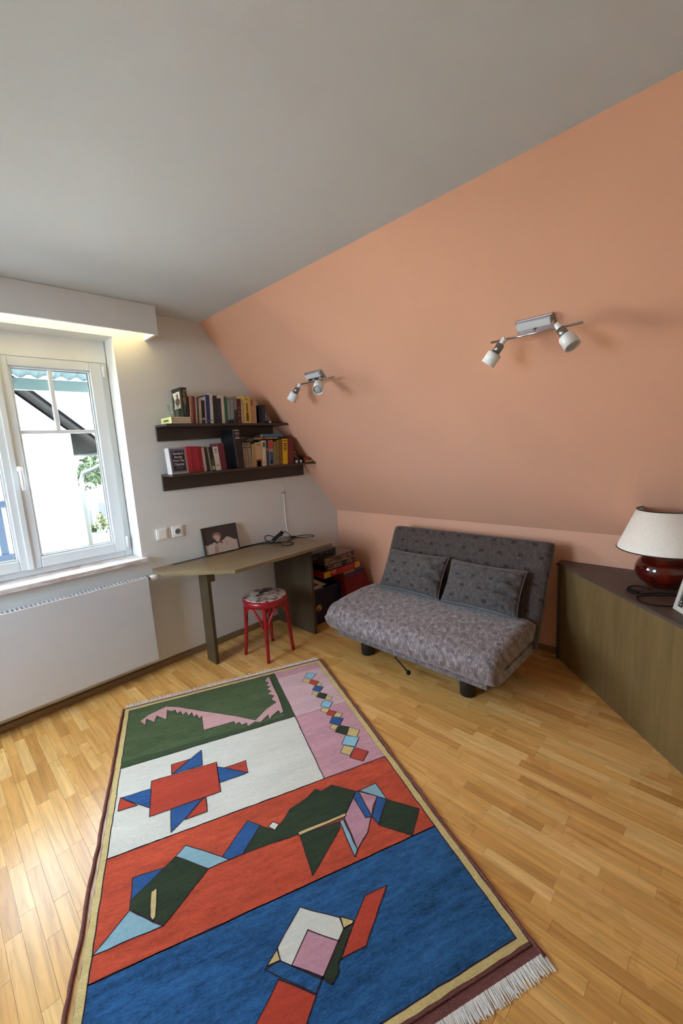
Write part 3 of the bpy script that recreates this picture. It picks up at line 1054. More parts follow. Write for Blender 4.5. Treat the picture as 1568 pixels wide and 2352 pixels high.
MB(True).lathe([(0, 0), (.016, 0), (.016, .006), (.009, .012), (.012, .04), (.010, .06), (.006, .07), (.010, .08), (.011, .09), (.006, .1), (0, .102)], seg=18).build('body', plain('grey_porcelain', (126, 122, 112), 0.4, 0.3, 60), o)
def low_box(label, y0, y1, z0, z1, x1, c1, c2):
    o = thing('card_box', label, 'box', (x1, (y0 + y1) / 2, z0))
    w_ = (y1 - y0) / 2
    boxo('body', plain('cover_%d_%d_%d' % c1, c1, 0.5, 0.2, 50), o, -.12, 0, -w_, w_, 0, z1 - z0, .0015)
    boxo('front_print', plain('print_%d_%d_%d' % c2, c2, 0.5, 0.4, 90), o, 0, .0006, -w_ * .9, w_ * .9, (z1 - z0) * .2, (z1 - z0) * .85)
low_box('flat yellow brown card box at the very end of the lower shelf', -.528, -.436, ZL + .0003, ZL + .022, .178, (110, 70, 36), (206, 160, 70))
low_box('small red card box stacked on the yellow one at the shelf end', -.526, -.470, ZL + .0225, ZL + .046, .172, (120, 30, 28), (176, 60, 44))

# ================================================================== DESK
desk = thing('desk', 'olive brown built-in corner desk with one leg and a side panel', 'desk', (0, 0, 0))
m = MB()
m.prism([(0.001, -1.8725, .7165), (0.19, -1.8725, .7165), (.5615, -1.544, .7165), (.5615, -.632, .7165), (0.001, -.632, .7165)], (0, 0, .0235))
m.build('desktop', M_DESKTOP, desk, 0.0012)
m = MB()
m.box(.004, .048, -1.74, -.86, .74005, .7404)
m.build('cable_slot', plain('dark_slot', (44, 42, 34), 0.5), desk)
boxo('side_panel', M_DESKV, desk, .016, .512, -.842, -.815, .0005, .7163, .0012)
boxo('leg', M_DESKV, desk, .174, .304, -1.622, -1.596, .0005, .7163, .0012)
boxo('support_rail', wood('rail_veneer', (92, 74, 54), (72, 58, 42), 0.5, axis=2), desk, .205, .300, -1.5958, -1.560, .62, .7163, .0012)

# framed photograph leaning on the wall
fr = thing('framed_photo', 'dark framed photo of a reclining person on the desk', 'picture', (.052, -1.335, .7403))
fr.rotation_euler = (0, math.radians(-9), math.radians(-2))
FWD, FHT = .148, .222
fd = plain('dark_frame_wood', (58, 48, 40), 0.4, 0.1)
m = MB()
for q in ((-FWD, FWD, 0, .010), (-FWD, FWD, FHT - .010, FHT), (-FWD, -FWD + .010, .010, FHT - .010), (FWD - .010, FWD, .010, FHT - .010)):
    m.box(-.014, 0, *q)
bmesh.ops.remove_doubles(m.bm, verts=m.bm.verts, dist=1e-6)
m.build('frame', fd, fr, .0015)
g = NT('photo_background')
v = g.coord('Object')
f_ = g.noise(v, 22, 4, 0.6)
sp = g.n('ShaderNodeSeparateXYZ'); g.l(v, sp.inputs[0])
lowz = g.math('LESS_THAN', g.math('ADD', sp.outputs[2], g.math('MULTIPLY', sp.outputs[1], 0.0)), g.math('ADD', .045, g.math('MULTIPLY', f_, .08)))
g.col(g.mix(lowz, L((66, 56, 54)), L((196, 184, 172))))
g.b.inputs['Roughness'].default_value = 0.35
boxo('photo', g.m, fr, -.010, -.006, -FWD + .0102, FWD - .0102, .0102, FHT - .0102)
def photo_shape(nm, pts, rgb, lvl, var=.15, sc=60):
    mm = MB()
    mm.prism([(-.0059 + lvl * .0003, a, b) for a, b in pts], (.0003, 0, 0))
    mm.build(nm, plain('photo_%s' % nm, rgb, 0.4, var, sc), fr)
photo_shape('coat_print', [(-.045, .012), (-.05, .05), (-.03, .085), (.02, .105), (.05, .125), (.075, .118), (.11, .095), (.135, .085), (.135, .012)], (196, 176, 162), 0)
photo_shape('arm_print', [(-.07, .012), (-.062, .06), (-.048, .09), (-.034, .086), (-.036, .05), (-.03, .012)], (176, 142, 126), 1)
photo_shape('hair_print', [(-.062, .125), (-.068, .148), (-.055, .168), (-.03, .173), (-.002, .165), (.008, .145), (.004, .120), (-.02, .11)], (150, 116, 92), 1)
photo_shape('face_print', [(-.05, .125), (-.055, .14), (-.045, .153), (-.025, .150), (-.008, .138), (-.006, .115), (-.02, .098), (-.036, .098)], (208, 176, 158), 2)
photo_shape('collar_print', [(.0, .075), (-.01, .105), (.0, .112), (.012, .085)], (130, 74, 66), 2)

# power adapter with its cables on the desk
ad = thing('power_adapter', 'black power adapter with looped cables on the desk corner', 'adapter', (.12, -.845, .7402))
m = MB()
m.box(-.055, .055, -.024, .024, 0, .032, Matrix.Translation((.01, 0, .037)) @ Matrix.Rotation(math.radians(40), 4, 'Z') @ Matrix.Rotation(math.radians(-38), 4, 'Y'))
m.build('brick', M_BLACK, ad, .004)
def loop(name, pts, r, mat, par, n=14):
    """smooth cable through the given points (Catmull-Rom)"""
    P = [Vector(p) for p in pts]
    P = [P[0]] + P + [P[-1]]
    out = []
    for i in range(1, len(P) - 2):
        for k in range(n):
            t = k / n
            a, b, c, d = P[i - 1], P[i], P[i + 1], P[i + 2]
            out.append(0.5 * ((2 * b) + (c - a) * t + (2 * a - 5 * b + 4 * c - d) * t * t + (3 * b - a - 3 * c + d) * t ** 3))
    out.append(P[-2])
    for q_ in out:
        q_.z = max(q_.z, r + .0007)          # rests on the surface under it
    mm = MB(True)
    mm.tube(out, r, 7)
    return mm.build(name, mat, par)
z0 = .0052
loop('cable', [(.0, -.02, .04), (-.06, -.06, .06), (-.07, -.09, .045), (-.03, -.08, z0), (.03, -.03, z0), (.10, .02, z0), (.16, .03, z0), (.21, -.03, z0), (.16, -.08, z0), (.10, -.06, z0 + .008), (.02, -.1, z0 + .003), (-.07, -.16, z0), (-.085, -.24, z0 + .001), (-.09, -.34, z0 + .001)], .0038, M_BLACK, ad)
loop('cable', [(.02, .02, .05), (.0, .07, .075), (-.02, .11, .06), (-.01, .16, .012), (.05, .2, z0), (.12, .26, z0), (.12, .3, z0), (.07, .29, z0 + .006), (.02, .2, z0 + .009), (.03, .12, z0), (.06, .05, z0)], .0034, M_BLACK, ad)
loop('cable', [(.03, .0, .03), (-.03, .06, .04), (-.045, .1, .02), (-.04, .15, z0), (-.02, .18, z0), (.02, .14, z0 + .011), (.05, .09, z0)], .0026, plain('dark_grey_cable', (52, 46, 44), 0.5), ad)
boxo('plug', M_BLACK, ad, -.03, .0, .155, .19, .0, .014, .003)

# thin aerial wire on the wall above it
wr = thing('aerial_wire', 'thin white wire hanging down the wall from a small clip', 'wire', (.003, -.664, .742))
loop('wire', [(0, .0, .40), (.001, .002, .3), (.0, .001, .18), (.003, .008, .06), (.02, .012, .0035)], .0022, M_WPL, wr)
boxo('clip', plain('grey_clip', (128, 120, 114), 0.5), wr, -.0028, .008, -.016, .016, .394, .403, .001)
loop('wire_end', [(.0, .0, .40), (.0, -.003, .43), (.0, .0, .45)], .0012, M_WPL, wr)

# ================================================================== STOOL
st = thing('stool', 'red bentwood stool with a round picture-printed seat', 'stool', (.455, -1.253, 0))
def ring(r0, r1, z0_, z1_):
    return [(r0, z0_), (r1, z0_), (r1 + .003, (z0_ + z1_) / 2), (r1, z1_), (r0, z1_), (r0, z0_)]
MB(True).lathe(ring(.140, .166, .405, .452), seg=56).build('seat_rim', M_RED, st)
def seat_print():
    g = NT('seat_picture_print')
    v = g.coord('Object', (1, 1, 1))
    f = g.noise(v, 9, 4, 0.6, 1.6)
    f2 = g.noise(g.coord('Object', (1.4, 1, 1)), 15, 3, 0.6, 1.0)
    c = g.ramp(f, [(0.30, L((26, 20, 26))), (0.40, L((120, 92, 86))), (0.47, L((196, 176, 160))), (0.62, L((214, 204, 184))), (0.72, L((206, 128, 132)))], 'CONSTANT')
    c2 = g.ramp(f2, [(0.0, L((24, 18, 22))), (0.37, (1, 1, 1, 1))], 'CONSTANT')
    g.col(g.mix(1.0, c, c2, 'MULTIPLY'))
    g.b.inputs['Roughness'].default_value = 0.35
    return g.m
MB(True).lathe([(0, .440), (.139, .440), (.157, .4525), (.158, .4565), (.150, .460), (0, .4615)], seg=56).build('seat_pad', seat_print(), st)
feet = [(.341, -1.396), (.589, -1.364), (.572, -1.12), (.319, -1.131)]
for i, (fx, fy) in enumerate(feet):
    d = Vector((fx - .455, fy + 1.253, 0))
    dn = d.normalized()
    pts, rs = [], []
    for k in range(9):
        t = k / 8
        rad_ = .150 + (d.length - .150) * (t ** 1.7)
        pts.append(dn * rad_ + Vector((0, 0, .452 - (.452 - .0008) * t)))
        rs.append(.0165 - .004 * t)
    mm = MB(True); mm.tube(pts, rs, 12); mm.build('leg', M_RED, st)
    for s in (-1, 1):
        a0 = math.atan2(d.y, d.x)
        pts = []
        for k in range(11):
            t = k / 10
            ang = a0 + s * (0.10 + 0.86 * t ** 1.25)
            rr_ = .158 + (-.014) * t
            zz = .255 + .152 * (1 - (1 - t) ** 2.1)
            pts.append((rr_ * math.cos(ang), rr_ * math.sin(ang), zz))
        mm = MB(True); mm.tube(pts, .0085, 8); mm.build('brace', M_RED, st)

# ================================================================== SOFA
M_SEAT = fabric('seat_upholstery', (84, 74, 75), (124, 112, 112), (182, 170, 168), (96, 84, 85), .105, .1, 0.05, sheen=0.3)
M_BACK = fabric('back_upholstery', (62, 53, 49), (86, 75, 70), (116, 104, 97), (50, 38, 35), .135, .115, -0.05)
M_CUSH = fabric('cushion_upholstery', (68, 61, 59), (94, 86, 83), (128, 118, 113), (56, 46, 47), .118, .1, -0.05)
M_FRAME = fabric('frame_upholstery', (86, 75, 76), (116, 105, 105), (158, 147, 146), (96, 84, 86), .105, .1, 0.03)
sofa = thing('sofa_bed', 'grey patterned two-seat sofa bed against the salmon knee wall', 'sofa', (1.47, -.6, 0))
SX0, SX1 = .835 - 1.47, 2.115 - 1.47
def yy(v): return v + .6
boxo('base_frame', M_FRAME, sofa, .872 - 1.47, 2.04 - 1.47, yy(-.93), yy(-.36), .142, .196, .006)
# folded mattress: one C-shaped profile (front fold), slit open toward the back and the ends
prof = []
def arc(cy_, cz_, ry, rz, a0, a1, n):
    return [(cy_ + ry * math.cos(math.radians(a0 + (a1 - a0) * i / n)), cz_ + rz * math.sin(math.radians(a0 + (a1 - a0) * i / n))) for i in range(n + 1)]
prof += [(-.43, .290), (-.43, .385), (-.47, .408), (-.60, .412), (-.75, .408), (-.86, .396)]
prof += arc(-.90, .300, .125, .090, 80, 180, 9)
prof += arc(-.925, .255, .085, .055, 190, 270, 5)
prof += [(-.80, .198), (-.60, .198), (-.45, .200), (-.43, .212), (-.43, .258), (-.50, .264), (-.86, .262), (-.900, .271), (-.86, .280), (-.50, .284)]
mm = MB(True)
NX = 44
rings = []
for i in range(NX + 1):
    t = i / NX
    x = SX0 + (SX1 - SX0) * t
    e = min(t, 1 - t) * (SX1 - SX0)
    cap = min(1.0, e / .055)
    sc = math.sqrt(max(0, 1 - (1 - cap) ** 2)) * .16 + .84
    ring_ = []
    cyy, czz = -.68, .300
    for (py, pz) in prof:
        top = pz > .3
        s_ = sc if top else (sc * .4 + .6)
        qz = czz + (pz - czz) * (s_ if pz > .285 or pz < .25 else 1)
        qy = py if py > -.8 else -.8 + (py + .8) * s_
        w_ = noise.noise(Vector((x * 5, py * 6, pz * 8))) * .006 + noise.noise(Vector((x * 16, py * 9, pz * 14))) * .0018
        qz += w_ if pz > .3 else w_ * .3
        qy += w_ * (1 if py < -.86 else 0)
        if qz < .197: qz = .197
        ring_.append(mm.bm.verts.new((x, yy(qy), qz)))
    rings.append(ring_)
n = len(prof)
for A, B in zip(rings, rings[1:]):
    for k in range(n):
        mm.bm.faces.new((A[k], A[(k + 1) % n], B[(k + 1) % n], B[k]))
for R_ in (rings[0], rings[-1]):
    for tri in tessellate_polygon([[Vector((v_.co.y, v_.co.z, 0)) for v_ in R_]]):
        mm.bm.faces.new([R_[i_] for i_ in tri])
sm_ = mm.build('seat_mattress', M_SEAT, sofa)
for p_ in sm_.data.polygons:
    if abs(p_.normal.x) > .85: p_.use_smooth = False
# backrest slab
mm = MB(True)
bx0, bx1 = .886 - 1.47, 2.128 - 1.47
fb, ft = Vector((0, -.500, .235)), Vector((0, -.205, .838))
axis = (ft - fb)
nn = Vector((0, axis.z, -axis.y)).normalized()          # toward the wall
prof = [fb, fb + axis * .25, fb + axis * .5, fb + axis * .75, fb + axis * .95, ft + nn * .006, ft + axis.normalized() * .012 + nn * .03, ft + nn * .068, fb + axis * .9 + nn * .078, fb + axis * .5 + nn * .082, fb + axis * .1 + nn * .08, fb + nn * .07]
NX = 30
rings = []
for i in range(NX + 1):
    t = i / NX
    x = bx0 + (bx1 - bx0) * t
    e = min(t, 1 - t) * (bx1 - bx0)
    cap = min(1, e / .03)
    s_ = .72 + .28 * math.sqrt(1 - (1 - cap) ** 2)
    cen = fb + axis * .5 + nn * .04
    ring_ = []
    for k, p in enumerate(prof):
        d = p - cen
        al = d.dot(axis.normalized()); nl = d.dot(nn)
        q = cen + axis.normalized() * (al * (1 - (1 - s_) * .06)) + nn * nl * s_
        q = q - nn * (noise.noise(Vector((x * 4, k * .9, 3))) * .004)
        ring_.append(mm.bm.verts.new((x, q.y + .6, q.z)))
    rings.append(ring_)
n = len(prof)
for A, B in zip(rings, rings[1:]):
    for k in range(n):
        mm.bm.faces.new((A[k], A[(k + 1) % n], B[(k + 1) % n], B[k]))
mm.bm.faces.new(rings[0]); mm.bm.faces.new(rings[-1])
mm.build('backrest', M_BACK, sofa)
for (lx, ly) in ((1.058, -.808), (1.862, -.815), (1.058, -.40), (1.862, -.40)):
    mm = MB(True)
    mm.lathe([(0, 0), (.044, 0), (.047, .004), (.047, .136), (.044, .1416), (0, .1416)], c=(lx - 1.47, ly + .6, .0006), seg=28)
    mm.build('leg', plain('black_foot_plastic', (22, 22, 24), 0.4, 0.05), sofa)
lv = MB(True)
lv.tube([(1.372 - 1.47, yy(-.86), .135), (1.384 - 1.47, yy(-.895), .106), (1.44 - 1.47, yy(-.902), .078), (1.488 - 1.47, yy(-.908), .052)], .0048, 8)
lever = lv.build('lever', M_BLACK, sofa)
kb = MB(True)
kb.lathe([(0, -.0155), (.008, -.0135), (.0135, -.008), (.0155, 0), (.0135, .008), (.008, .0135), (0, .0155)], c=(1.496 - 1.47, yy(-.910), .048), seg=20)
kb.build('knob', M_BLACK, lever)

def cushion(label, x0, x1, zb, zt, yb, yt, seed):
    cx_, w_ = (x0 + x1) / 2, (x1 - x0) / 2
    o = thing('cushion', label, 'cushion', (cx_, yb, zb), 'grey cushions on the sofa bed')
    up = Vector((0, yt - yb, zt - zb))
    hl = up.length / 2
    un = up.normalized()
    nf = Vector((0, -un.z, un.y))        # toward the room
    NU, NV = 44, 34
    mm = MB(True)
    front, back = [], []
    for j in range(NV + 1):
        fr_, bk_ = [], []
        v_ = -1 + 2 * j / NV
        for i in range(NU + 1):
            u_ = -1 + 2 * i / NU
            pinch_u = 1 - .045 * (1 - abs(v_) ** 2) if abs(u_) > .99 else 1 - .045 * (1 - v_ * v_) * abs(u_) ** 3
            pinch_v = 1 - .06 * (1 - u_ * u_) * abs(v_) ** 3
            base = Vector((u_ * w_ * pinch_u, 0, 0)) + un * (hl + v_ * hl * pinch_v)
            th = max(0, (1 - abs(u_) ** 3.2)) ** .6 * max(0, (1 - abs(v_) ** 3.0)) ** .6
            wr_ = 0
            wr_ += noise.noise(Vector((u_ * 2.2 + seed, v_ * 2.0, 1))) * .012 * th
            edge = max(0, u_ - .35)
            for (cu, cv, cl, ca, cd_, cw) in ((.72, .30, .38, .30, .022, .05), (.66, -.05, .42, .12, .024, .05), (.74, -.42, .34, .55, .020, .05), (.60, -.70, .36, .75, .018, .05), (-.75, .1, .22, -.6, .012, .05)):
                du, dv_ = u_ - cu, v_ - cv
                al_ = du * math.cos(ca) + dv_ * math.sin(ca)
                ac_ = -du * math.sin(ca) + dv_ * math.cos(ca)
                wr_ += cd_ * th * math.exp(-(al_ / cl) ** 2) * (math.exp(-((ac_ - .07) / .07) ** 2) * .6 - math.exp(-(ac_ / cw) ** 2))
            wr_ += math.sin(v_ * 10 + u_ * 6 + seed) * .030 * edge * th + math.sin(v_ * 19 - u_ * 5 + seed * 2) * .010 * edge * th
            wr_ += noise.noise(Vector((u_ * 7 + seed, v_ * 6, 4))) * .006 * th
            wr_ -= .016 * math.exp(-((v_ - .1 + .25 * u_) / .10) ** 2) * max(0, u_ + .1) * th
            fr_.append(mm.bm.verts.new(base + nf * (th * .080 + wr_ * 1.35)))
            if j in (0, NV) or i in (0, NU):
                bk_.append(fr_[-1])
            else:
                bk_.append(mm.bm.verts.new(base - nf * th * .036))
        front.append(fr_); back.append(bk_)
    for j in range(NV):
        for i in range(NU):
            mm.bm.faces.new((front[j][i], front[j][i + 1], front[j + 1][i + 1], front[j + 1][i]))
            try:
                mm.bm.faces.new((back[j][i], back[j + 1][i], back[j + 1][i + 1], back[j][i + 1]))
            except ValueError:
                pass
    edge_pts = [front[0][i].co.copy() for i in range(NU)] + [front[j][NU].co.copy() for j in range(NV)] + [front[NV][NU - i].co.copy() for i in range(NU)] + [front[NV - j][0].co.copy() for j in range(NV)]
    mm.build('cover', M_CUSH, o)
    pp = MB(True)
    pp.tube(edge_pts, .0032, 6, closed=True)
    pp.build('piping', plain('pale_grey_piping', (112, 106, 104), 0.9, 0.1, 60), o)
cushion('grey patterned cushion on the left half of the sofa bed', .955, 1.485, .419, .685, -.520, -.362, 0.3)
cushion('grey patterned cushion on the right half of the sofa bed', 1.508, 2.035, .419, .678, -.520, -.362, 2.1)

# ================================================================== SIDEBOARD, LAMP, FRAME
sb = thing('sideboard', 'olive brown wedge-shaped sideboard under the slope, slanted front', 'sideboard', (2.14, -.02, 0))
def sp(x, y, z): return (x - 2.14, y + .02, z)
FA = Vector((2.142, -.072)); FB = Vector((3.02, -.925))
fdir = (FB - FA).normalized(); fn = Vector((fdir.y, -fdir.x))      # outward (toward the room)
FB2 = FB + Vector((1.4, 0))
top_poly = [(2.118, -.001), (2.118, FA.y - .012)] + [(FA.x + .004, FA.y - .018)] + [(FB.x, FB.y - .012), (FB2.x, FB.y - .012), (FB2.x, -.001)]
m = MB(); m.prism([sp(a, b, .6625) for a, b in top_poly], (0, 0, .0175)); m.build('top_board', M_SIDETOP, sb, .001)
core = [(2.122, -.001), (2.122, FA.y), (FA.x - fn.x * .018, FA.y - fn.y * .018), (FB.x - fn.x * .018 + .005, FB.y + .02), (FB2.x - .01, FB.y + .02), (FB2.x - .01, -.001)]
m = MB(); m.prism([sp(a, b, .0006) for a, b in core], (0, 0, .6617)); m.build('carcass', wood('sideboard_side_veneer', (74, 62, 48), (56, 46, 36), 0.5, axis=2), sb)
Ltot = (FB - FA).length
cuts = [0, .135, .30, .49, .70, .92, Ltot]
for a, b in zip(cuts, cuts[1:]):
    p0 = FA + fdir * (a + .0004); p1 = FA + fdir * (b - .0004)
    m = MB()
    q0, q1 = p0 - fn * .0175, p1 - fn * .0175
    m.prism([sp(p0.x, p0.y, .001), sp(p1.x, p1.y, .001), sp(q1.x, q1.y, .001), sp(q0.x, q0.y, .001)], (0, 0, .661))
    m.build('front_panel', M_SIDEB, sb, .0006, 1)
boxo('front_panel', M_SIDEB, sb, FB.x - 2.14 + .006, FB2.x - 2.15, FB.y + .02, FB.y + .0195 + .02, .001, .662)

# table lamp
lamp = thing('table_lamp', 'table lamp with cream cone shade and glossy dark red ball base', 'lamp', (2.695, -.240, .6803))
cer = NT('dark_red_glaze')
v = cer.coord('Object')
f_ = cer.noise(v, 9, 4, 0.6, 0.8)
cer.col(cer.ramp(f_, [(0.3, L((52, 6, 3))), (0.55, L((88, 15, 6))), (0.75, L((120, 38, 10)))]))
cer.b.inputs['Roughness'].default_value = 0.08
cer.b.inputs['Coat Weight'].default_value = 0.6
prof = [(0, 0.0), (.062, 0.0), (.068, .004)]
for k in range(1, 15):
    a = math.radians(-62 + (62 + 66) * k / 14)
    prof.append((.123 * math.cos(a) ** .9 + .003, .092 + .0935 * math.sin(a)))
prof += [(.040, .181), (.026, .186), (.0, .187)]
MB(True).lathe(prof, seg=56).build('base', cer.m, lamp)
MB(True).lathe([(.0, .1872), (.016, .1872), (.016, .225), (.012, .24), (0, .24)], seg=20).build('neck', plain('brass', (150, 112, 60), 0.3, metal=1.0), lamp)
shade_m = NT('cream_shade_fabric')
v = shade_m.coord('Object', (1, 1, 1))
shade_m.col(shade_m.ramp(shade_m.noise(v, 90, 3), [(0.3, L((243, 237, 222))), (0.7, L((250, 245, 234)))]))
shade_m.b.inputs['Roughness'].default_value = 0.85
shade_m.b.inputs['Transmission Weight'].default_value = 0.0
R0, R1, S0, S1 = .212, .128, .206, .418
MB(True).lathe([(R0, S0), (R1, S1), (R1 - .0016, S1), (R0 - .0016, S0), (R0, S0)], seg=72).build('lamp_shade', shade_m.m, lamp)
trim_m = plain('dark_brown_braid', (48, 26, 20), 0.7)
def torus(r, z, t, name, mat, par, seg=72):
    mm = MB(True)
    mm.tube([(r * math.cos(2 * math.pi * k / seg), r * math.sin(2 * math.pi * k / seg), z) for k in range(seg)], t, 6, closed=True)
    return mm.build(name, mat, par)
torus(R0, S0 + .001, .0027, 'shade_trim', trim_m, lamp)
torus(R1, S1 - .001, .0027, 'shade_trim', trim_m, lamp)
sg = MB(True)
for k in range(3):
    a = 2 * math.pi * k / 3
    sg.tube([(.012 * math.cos(a), .012 * math.sin(a), .236), (R0 * .93 * math.cos(a), R0 * .93 * math.sin(a), S0 + .022)], .0015, 6)
sg.build('shade_ring', M_STEEL, lamp)
cz = .0034
def lp(x, y): return (x - 2.695, y + .240, cz)
loop('cord', [lp(2.66, -.335), lp(2.60, -.315), lp(2.573, -.345), lp(2.568, -.395), lp(2.592, -.425), lp(2.63, -.44), lp(2.68, -.40), lp(2.74, -.36), lp(2.82, -.36), lp(2.84, -.43), lp(2.80, -.52), lp(2.74, -.565), lp(2.69, -.575), lp(2.645, -.548), lp(2.63, -.495), lp(2.655, -.455), lp(2.70, -.425), lp(2.78, -.38), lp(2.90, -.36)], .0028, M_BLACK, lamp)
m = MB(); m.box(-.028, .028, -.010, .010, 0, .014, Matrix.Translation((2.598 - 2.695, -.428 + .240, .0)) @ Matrix.Rotation(math.radians(-22), 4, 'Z'))
m.build('switch', M_BLACK, lamp, .004)

# white photo frame at the picture's right edge
wf = thing('photo_frame', 'pale grey photo frame beside the table lamp on the sideboard', 'picture', (2.778, -.563, .6803))
ang = math.atan2(-.062, .045)
wf.rotation_euler = (0, 0, ang)
tilt = Matrix.Rotation(math.radians(-14), 4, 'X')
fm = plain('pale_grey_wood', (206, 200, 188), 0.5, 0.05)
m = MB()
w2, h2, b2 = .155, .205, .022
for q in ((0, w2, 0, b2), (0, w2, h2 - b2, h2), (0, b2, b2, h2 - b2), (w2 - b2, w2, b2, h2 - b2)):
    m.box(q[0], q[1], 0, .014, q[2], q[3], Matrix.Translation((0, 0, .0005)) @ tilt)
bmesh.ops.remove_doubles(m.bm, verts=m.bm.verts, dist=1e-6)
m.build('frame', fm, wf, .001)
m = MB(); m.box(b2, w2 - b2, .005, .009, b2, h2 - b2, tilt)
m.build('photo', blotch('photo_print', [(0.0, (30, 26, 24)), (0.42, (90, 80, 72)), (0.5, (226, 222, 216)), (0.62, (150, 138, 128))], 26), wf)
m = MB(); m.prism([(w2 / 2 - .03, .02 + .012, .14), (w2 / 2 + .03, .02 + .012, .14), (w2 / 2 + .03, .105, .0006), (w2 / 2 - .03, .105, .0006)], (0, .003, .001))
m.build('strut', fm, wf)

# ================================================================== GAMES IN THE CORNER
cr = thing('storage_crate', 'dark blue open storage crate with a round sticker beside the desk panel', 'crate', (.39, -.735, .0008))
bl = plain('dark_blue_plastic', (18, 24, 66), 0.4, 0.1)
m = MB()
W_, D_, H_ = .335, .33, .305
m.box(-D_, 0, 0, W_, 0, .006)
m.box(-.006, 0, 0, W_, .006, H_)
m.box(-D_, -D_ + .006, 0, W_, .006, H_)
m.box(-D_ + .006, -.006, 0, .006, .006, H_)
m.box(-D_ + .006, -.006, W_ - .006, W_, .006, H_)
bmesh.ops.remove_doubles(m.bm, verts=m.bm.verts, dist=1e-6)
m.build('body', bl, cr, .002)
m = MB()
for q in ((0, W_), ):
    m.box(.0002, .008, 0, W_, H_ - .02, H_)
m.build('rim', bl, cr, .002)
R90 = Matrix.Rotation(math.pi / 2, 4, 'Y')
MB().lathe([(0, .0005), (.030, .0005), (.030, .0015), (0, .0015)], c=(-.145, .062, 0), seg=24, mat=R90).build('sticker', plain('sticker_paper', (176, 160, 140), 0.5, 0.2, 60), cr)
MB().lathe([(0, .0016), (.018, .0016), (.018, .0022), (0, .0022)], c=(-.148, .066, 0), seg=20, mat=R90).build('sticker_print', plain('sticker_yellow', (186, 170, 40), 0.5, 0.3, 60), cr)
MB().lathe([(0, .0016), (.012, .0016), (.012, .0025), (0, .0025)], c=(-.132, .056, 0), seg=20, mat=R90).build('sticker_print', plain('sticker_red', (120, 24, 22), 0.5, 0.3, 60), cr)

rb = thing('red_bin', 'dark red fabric bin in the corner beside the sofa bed', 'bin', (.06, -.385, .0008))
m = MB(True)
cr_pts = []
for k in range(7):
    t = k / 6
    x1 = .46 - .10 * t
    z_ = .362 * t
    yb_ = .325 - .03 * t
    cr_pts.append([m.bm.verts.new(p) for p in ((0, 0, z_), (x1, 0, z_), (x1 + .012 * math.sin(t * 3.1), yb_ * .5, z_), (x1, yb_, z_), (0, yb_, z_))])
for A, B in zip(cr_pts, cr_pts[1:]):
    for k in range(5):
        m.bm.faces.new((A[k], A[(k + 1) % 5], B[(k + 1) % 5], B[k]))
m.bm.faces.new(cr_pts[0][::-1]); m.bm.faces.new(cr_pts[-1])
m.smooth = False
m.build('body', plain('dark_red_cloth', (112, 6, 12), 0.8, 0.15, 20, 0.2), rb, .006)
boxo('rim', plain('mauve_band', (84, 40, 66), 0.7), rb, .352, .372, .012, .28, .335, .3615, .002)

def game(label, x0, x1, y0, y1, z0, z1, col, prints=(), text=None, top=None, tz=0.0):
    o = thing('board_game', label, 'board game', ((x0 + x1) / 2, (y0 + y1) / 2, z0), 'board games stacked in the corner')
    o.rotation_euler = (0, 0, tz)
    hx, hy, h = (x1 - x0) / 2, (y1 - y0) / 2, z1 - z0
    cm = plain('box_%d_%d_%d' % col, col, 0.4, 0.15, 20)
    boxo('tray', cm, o, -hx + .002, hx - .002, -hy + .002, hy - .002, .0003, h * .6)
    boxo('lid', [cm], o, -hx, hx, -hy, hy, h * .12, h - .0003, .0012)
    for (a, b, za, zb, c) in prints:
        boxo('lid_print', c if not isinstance(c, tuple) else plain('print_%d_%d_%d' % c, c, 0.45, 0.35, 60), o, hx + .0001, hx + .0008, -hy + a * 2 * hy, -hy + b * 2 * hy, za * h, zb * h)
    if text:
        lettering('lettering', text[0], text[1], plain('white_lettering', (196, 184, 178), 0.5, 0.05), o, (hx + .0012, -hy + text[2] * 2 * hy, h * text[3]), (0, 1, 0), (0, 0, 1), .0006, sx=text[4], bold=.0002)
    if top is not None:
        boxo('top_print', top, o, -hx + .004, hx - .004, -hy + .004, hy - .004, h - .0002, h + .0004)
    return o
PLAN = blotch('space_print', [(0.0, (10, 9, 12)), (0.56, (44, 46, 56)), (0.62, (96, 92, 104)), (0.68, (14, 12, 16))], 30, 2)
BROWNP = blotch('portrait_print', [(0.0, (40, 26, 22)), (0.42, (110, 78, 66)), (0.52, (150, 120, 104)), (0.6, (92, 60, 52))], 34, 3)
game('flat game box with tan and purple edge on the red bin', .10, .418, -.378, -.115, .3645, .4015, (120, 90, 66), ((.0, .55, .3, .95, (168, 122, 84)), (.55, 1, .0, .95, (76, 46, 86))))
game('red game box with yellow ends, under the black detective game', .085, .432, -.628, -.172, .402, .458, (160, 14, 22), ((.0, .17, .06, .98, (186, 160, 30)), (.86, 1, .06, .98, (206, 170, 50)), (.2, .32, .4, .95, (196, 110, 110)), (.5, .8, .35, .55, (150, 60, 30))))
game('black detective game box with large white lettering, above the red game box', .085, .425, -.603, -.222, .4585, .513, (26, 18, 18), ((.70, .98, .1, .95, BROWNP),), text=('CLUEDO', .047, .31, .44, .92))
game('brown picture game box on top of the black detective game', .085, .422, -.600, -.226, .5135, .572, (112, 82, 70), ((.02, .25, .1, .98, blotch('ochre_print', [(0, (60, 44, 26)), (.45, (150, 128, 90)), (.6, (90, 70, 44))], 40)), (.25, .98, .1, .98, BROWNP), (0, 1, -.02, .06, (206, 182, 160))))
game('thick black space game box behind the desk panel, lowest of the black boxes', .06, .285, -.812, -.655, .3065, .45, (12, 11, 13), ((.05, .95, .1, .9, PLAN),))
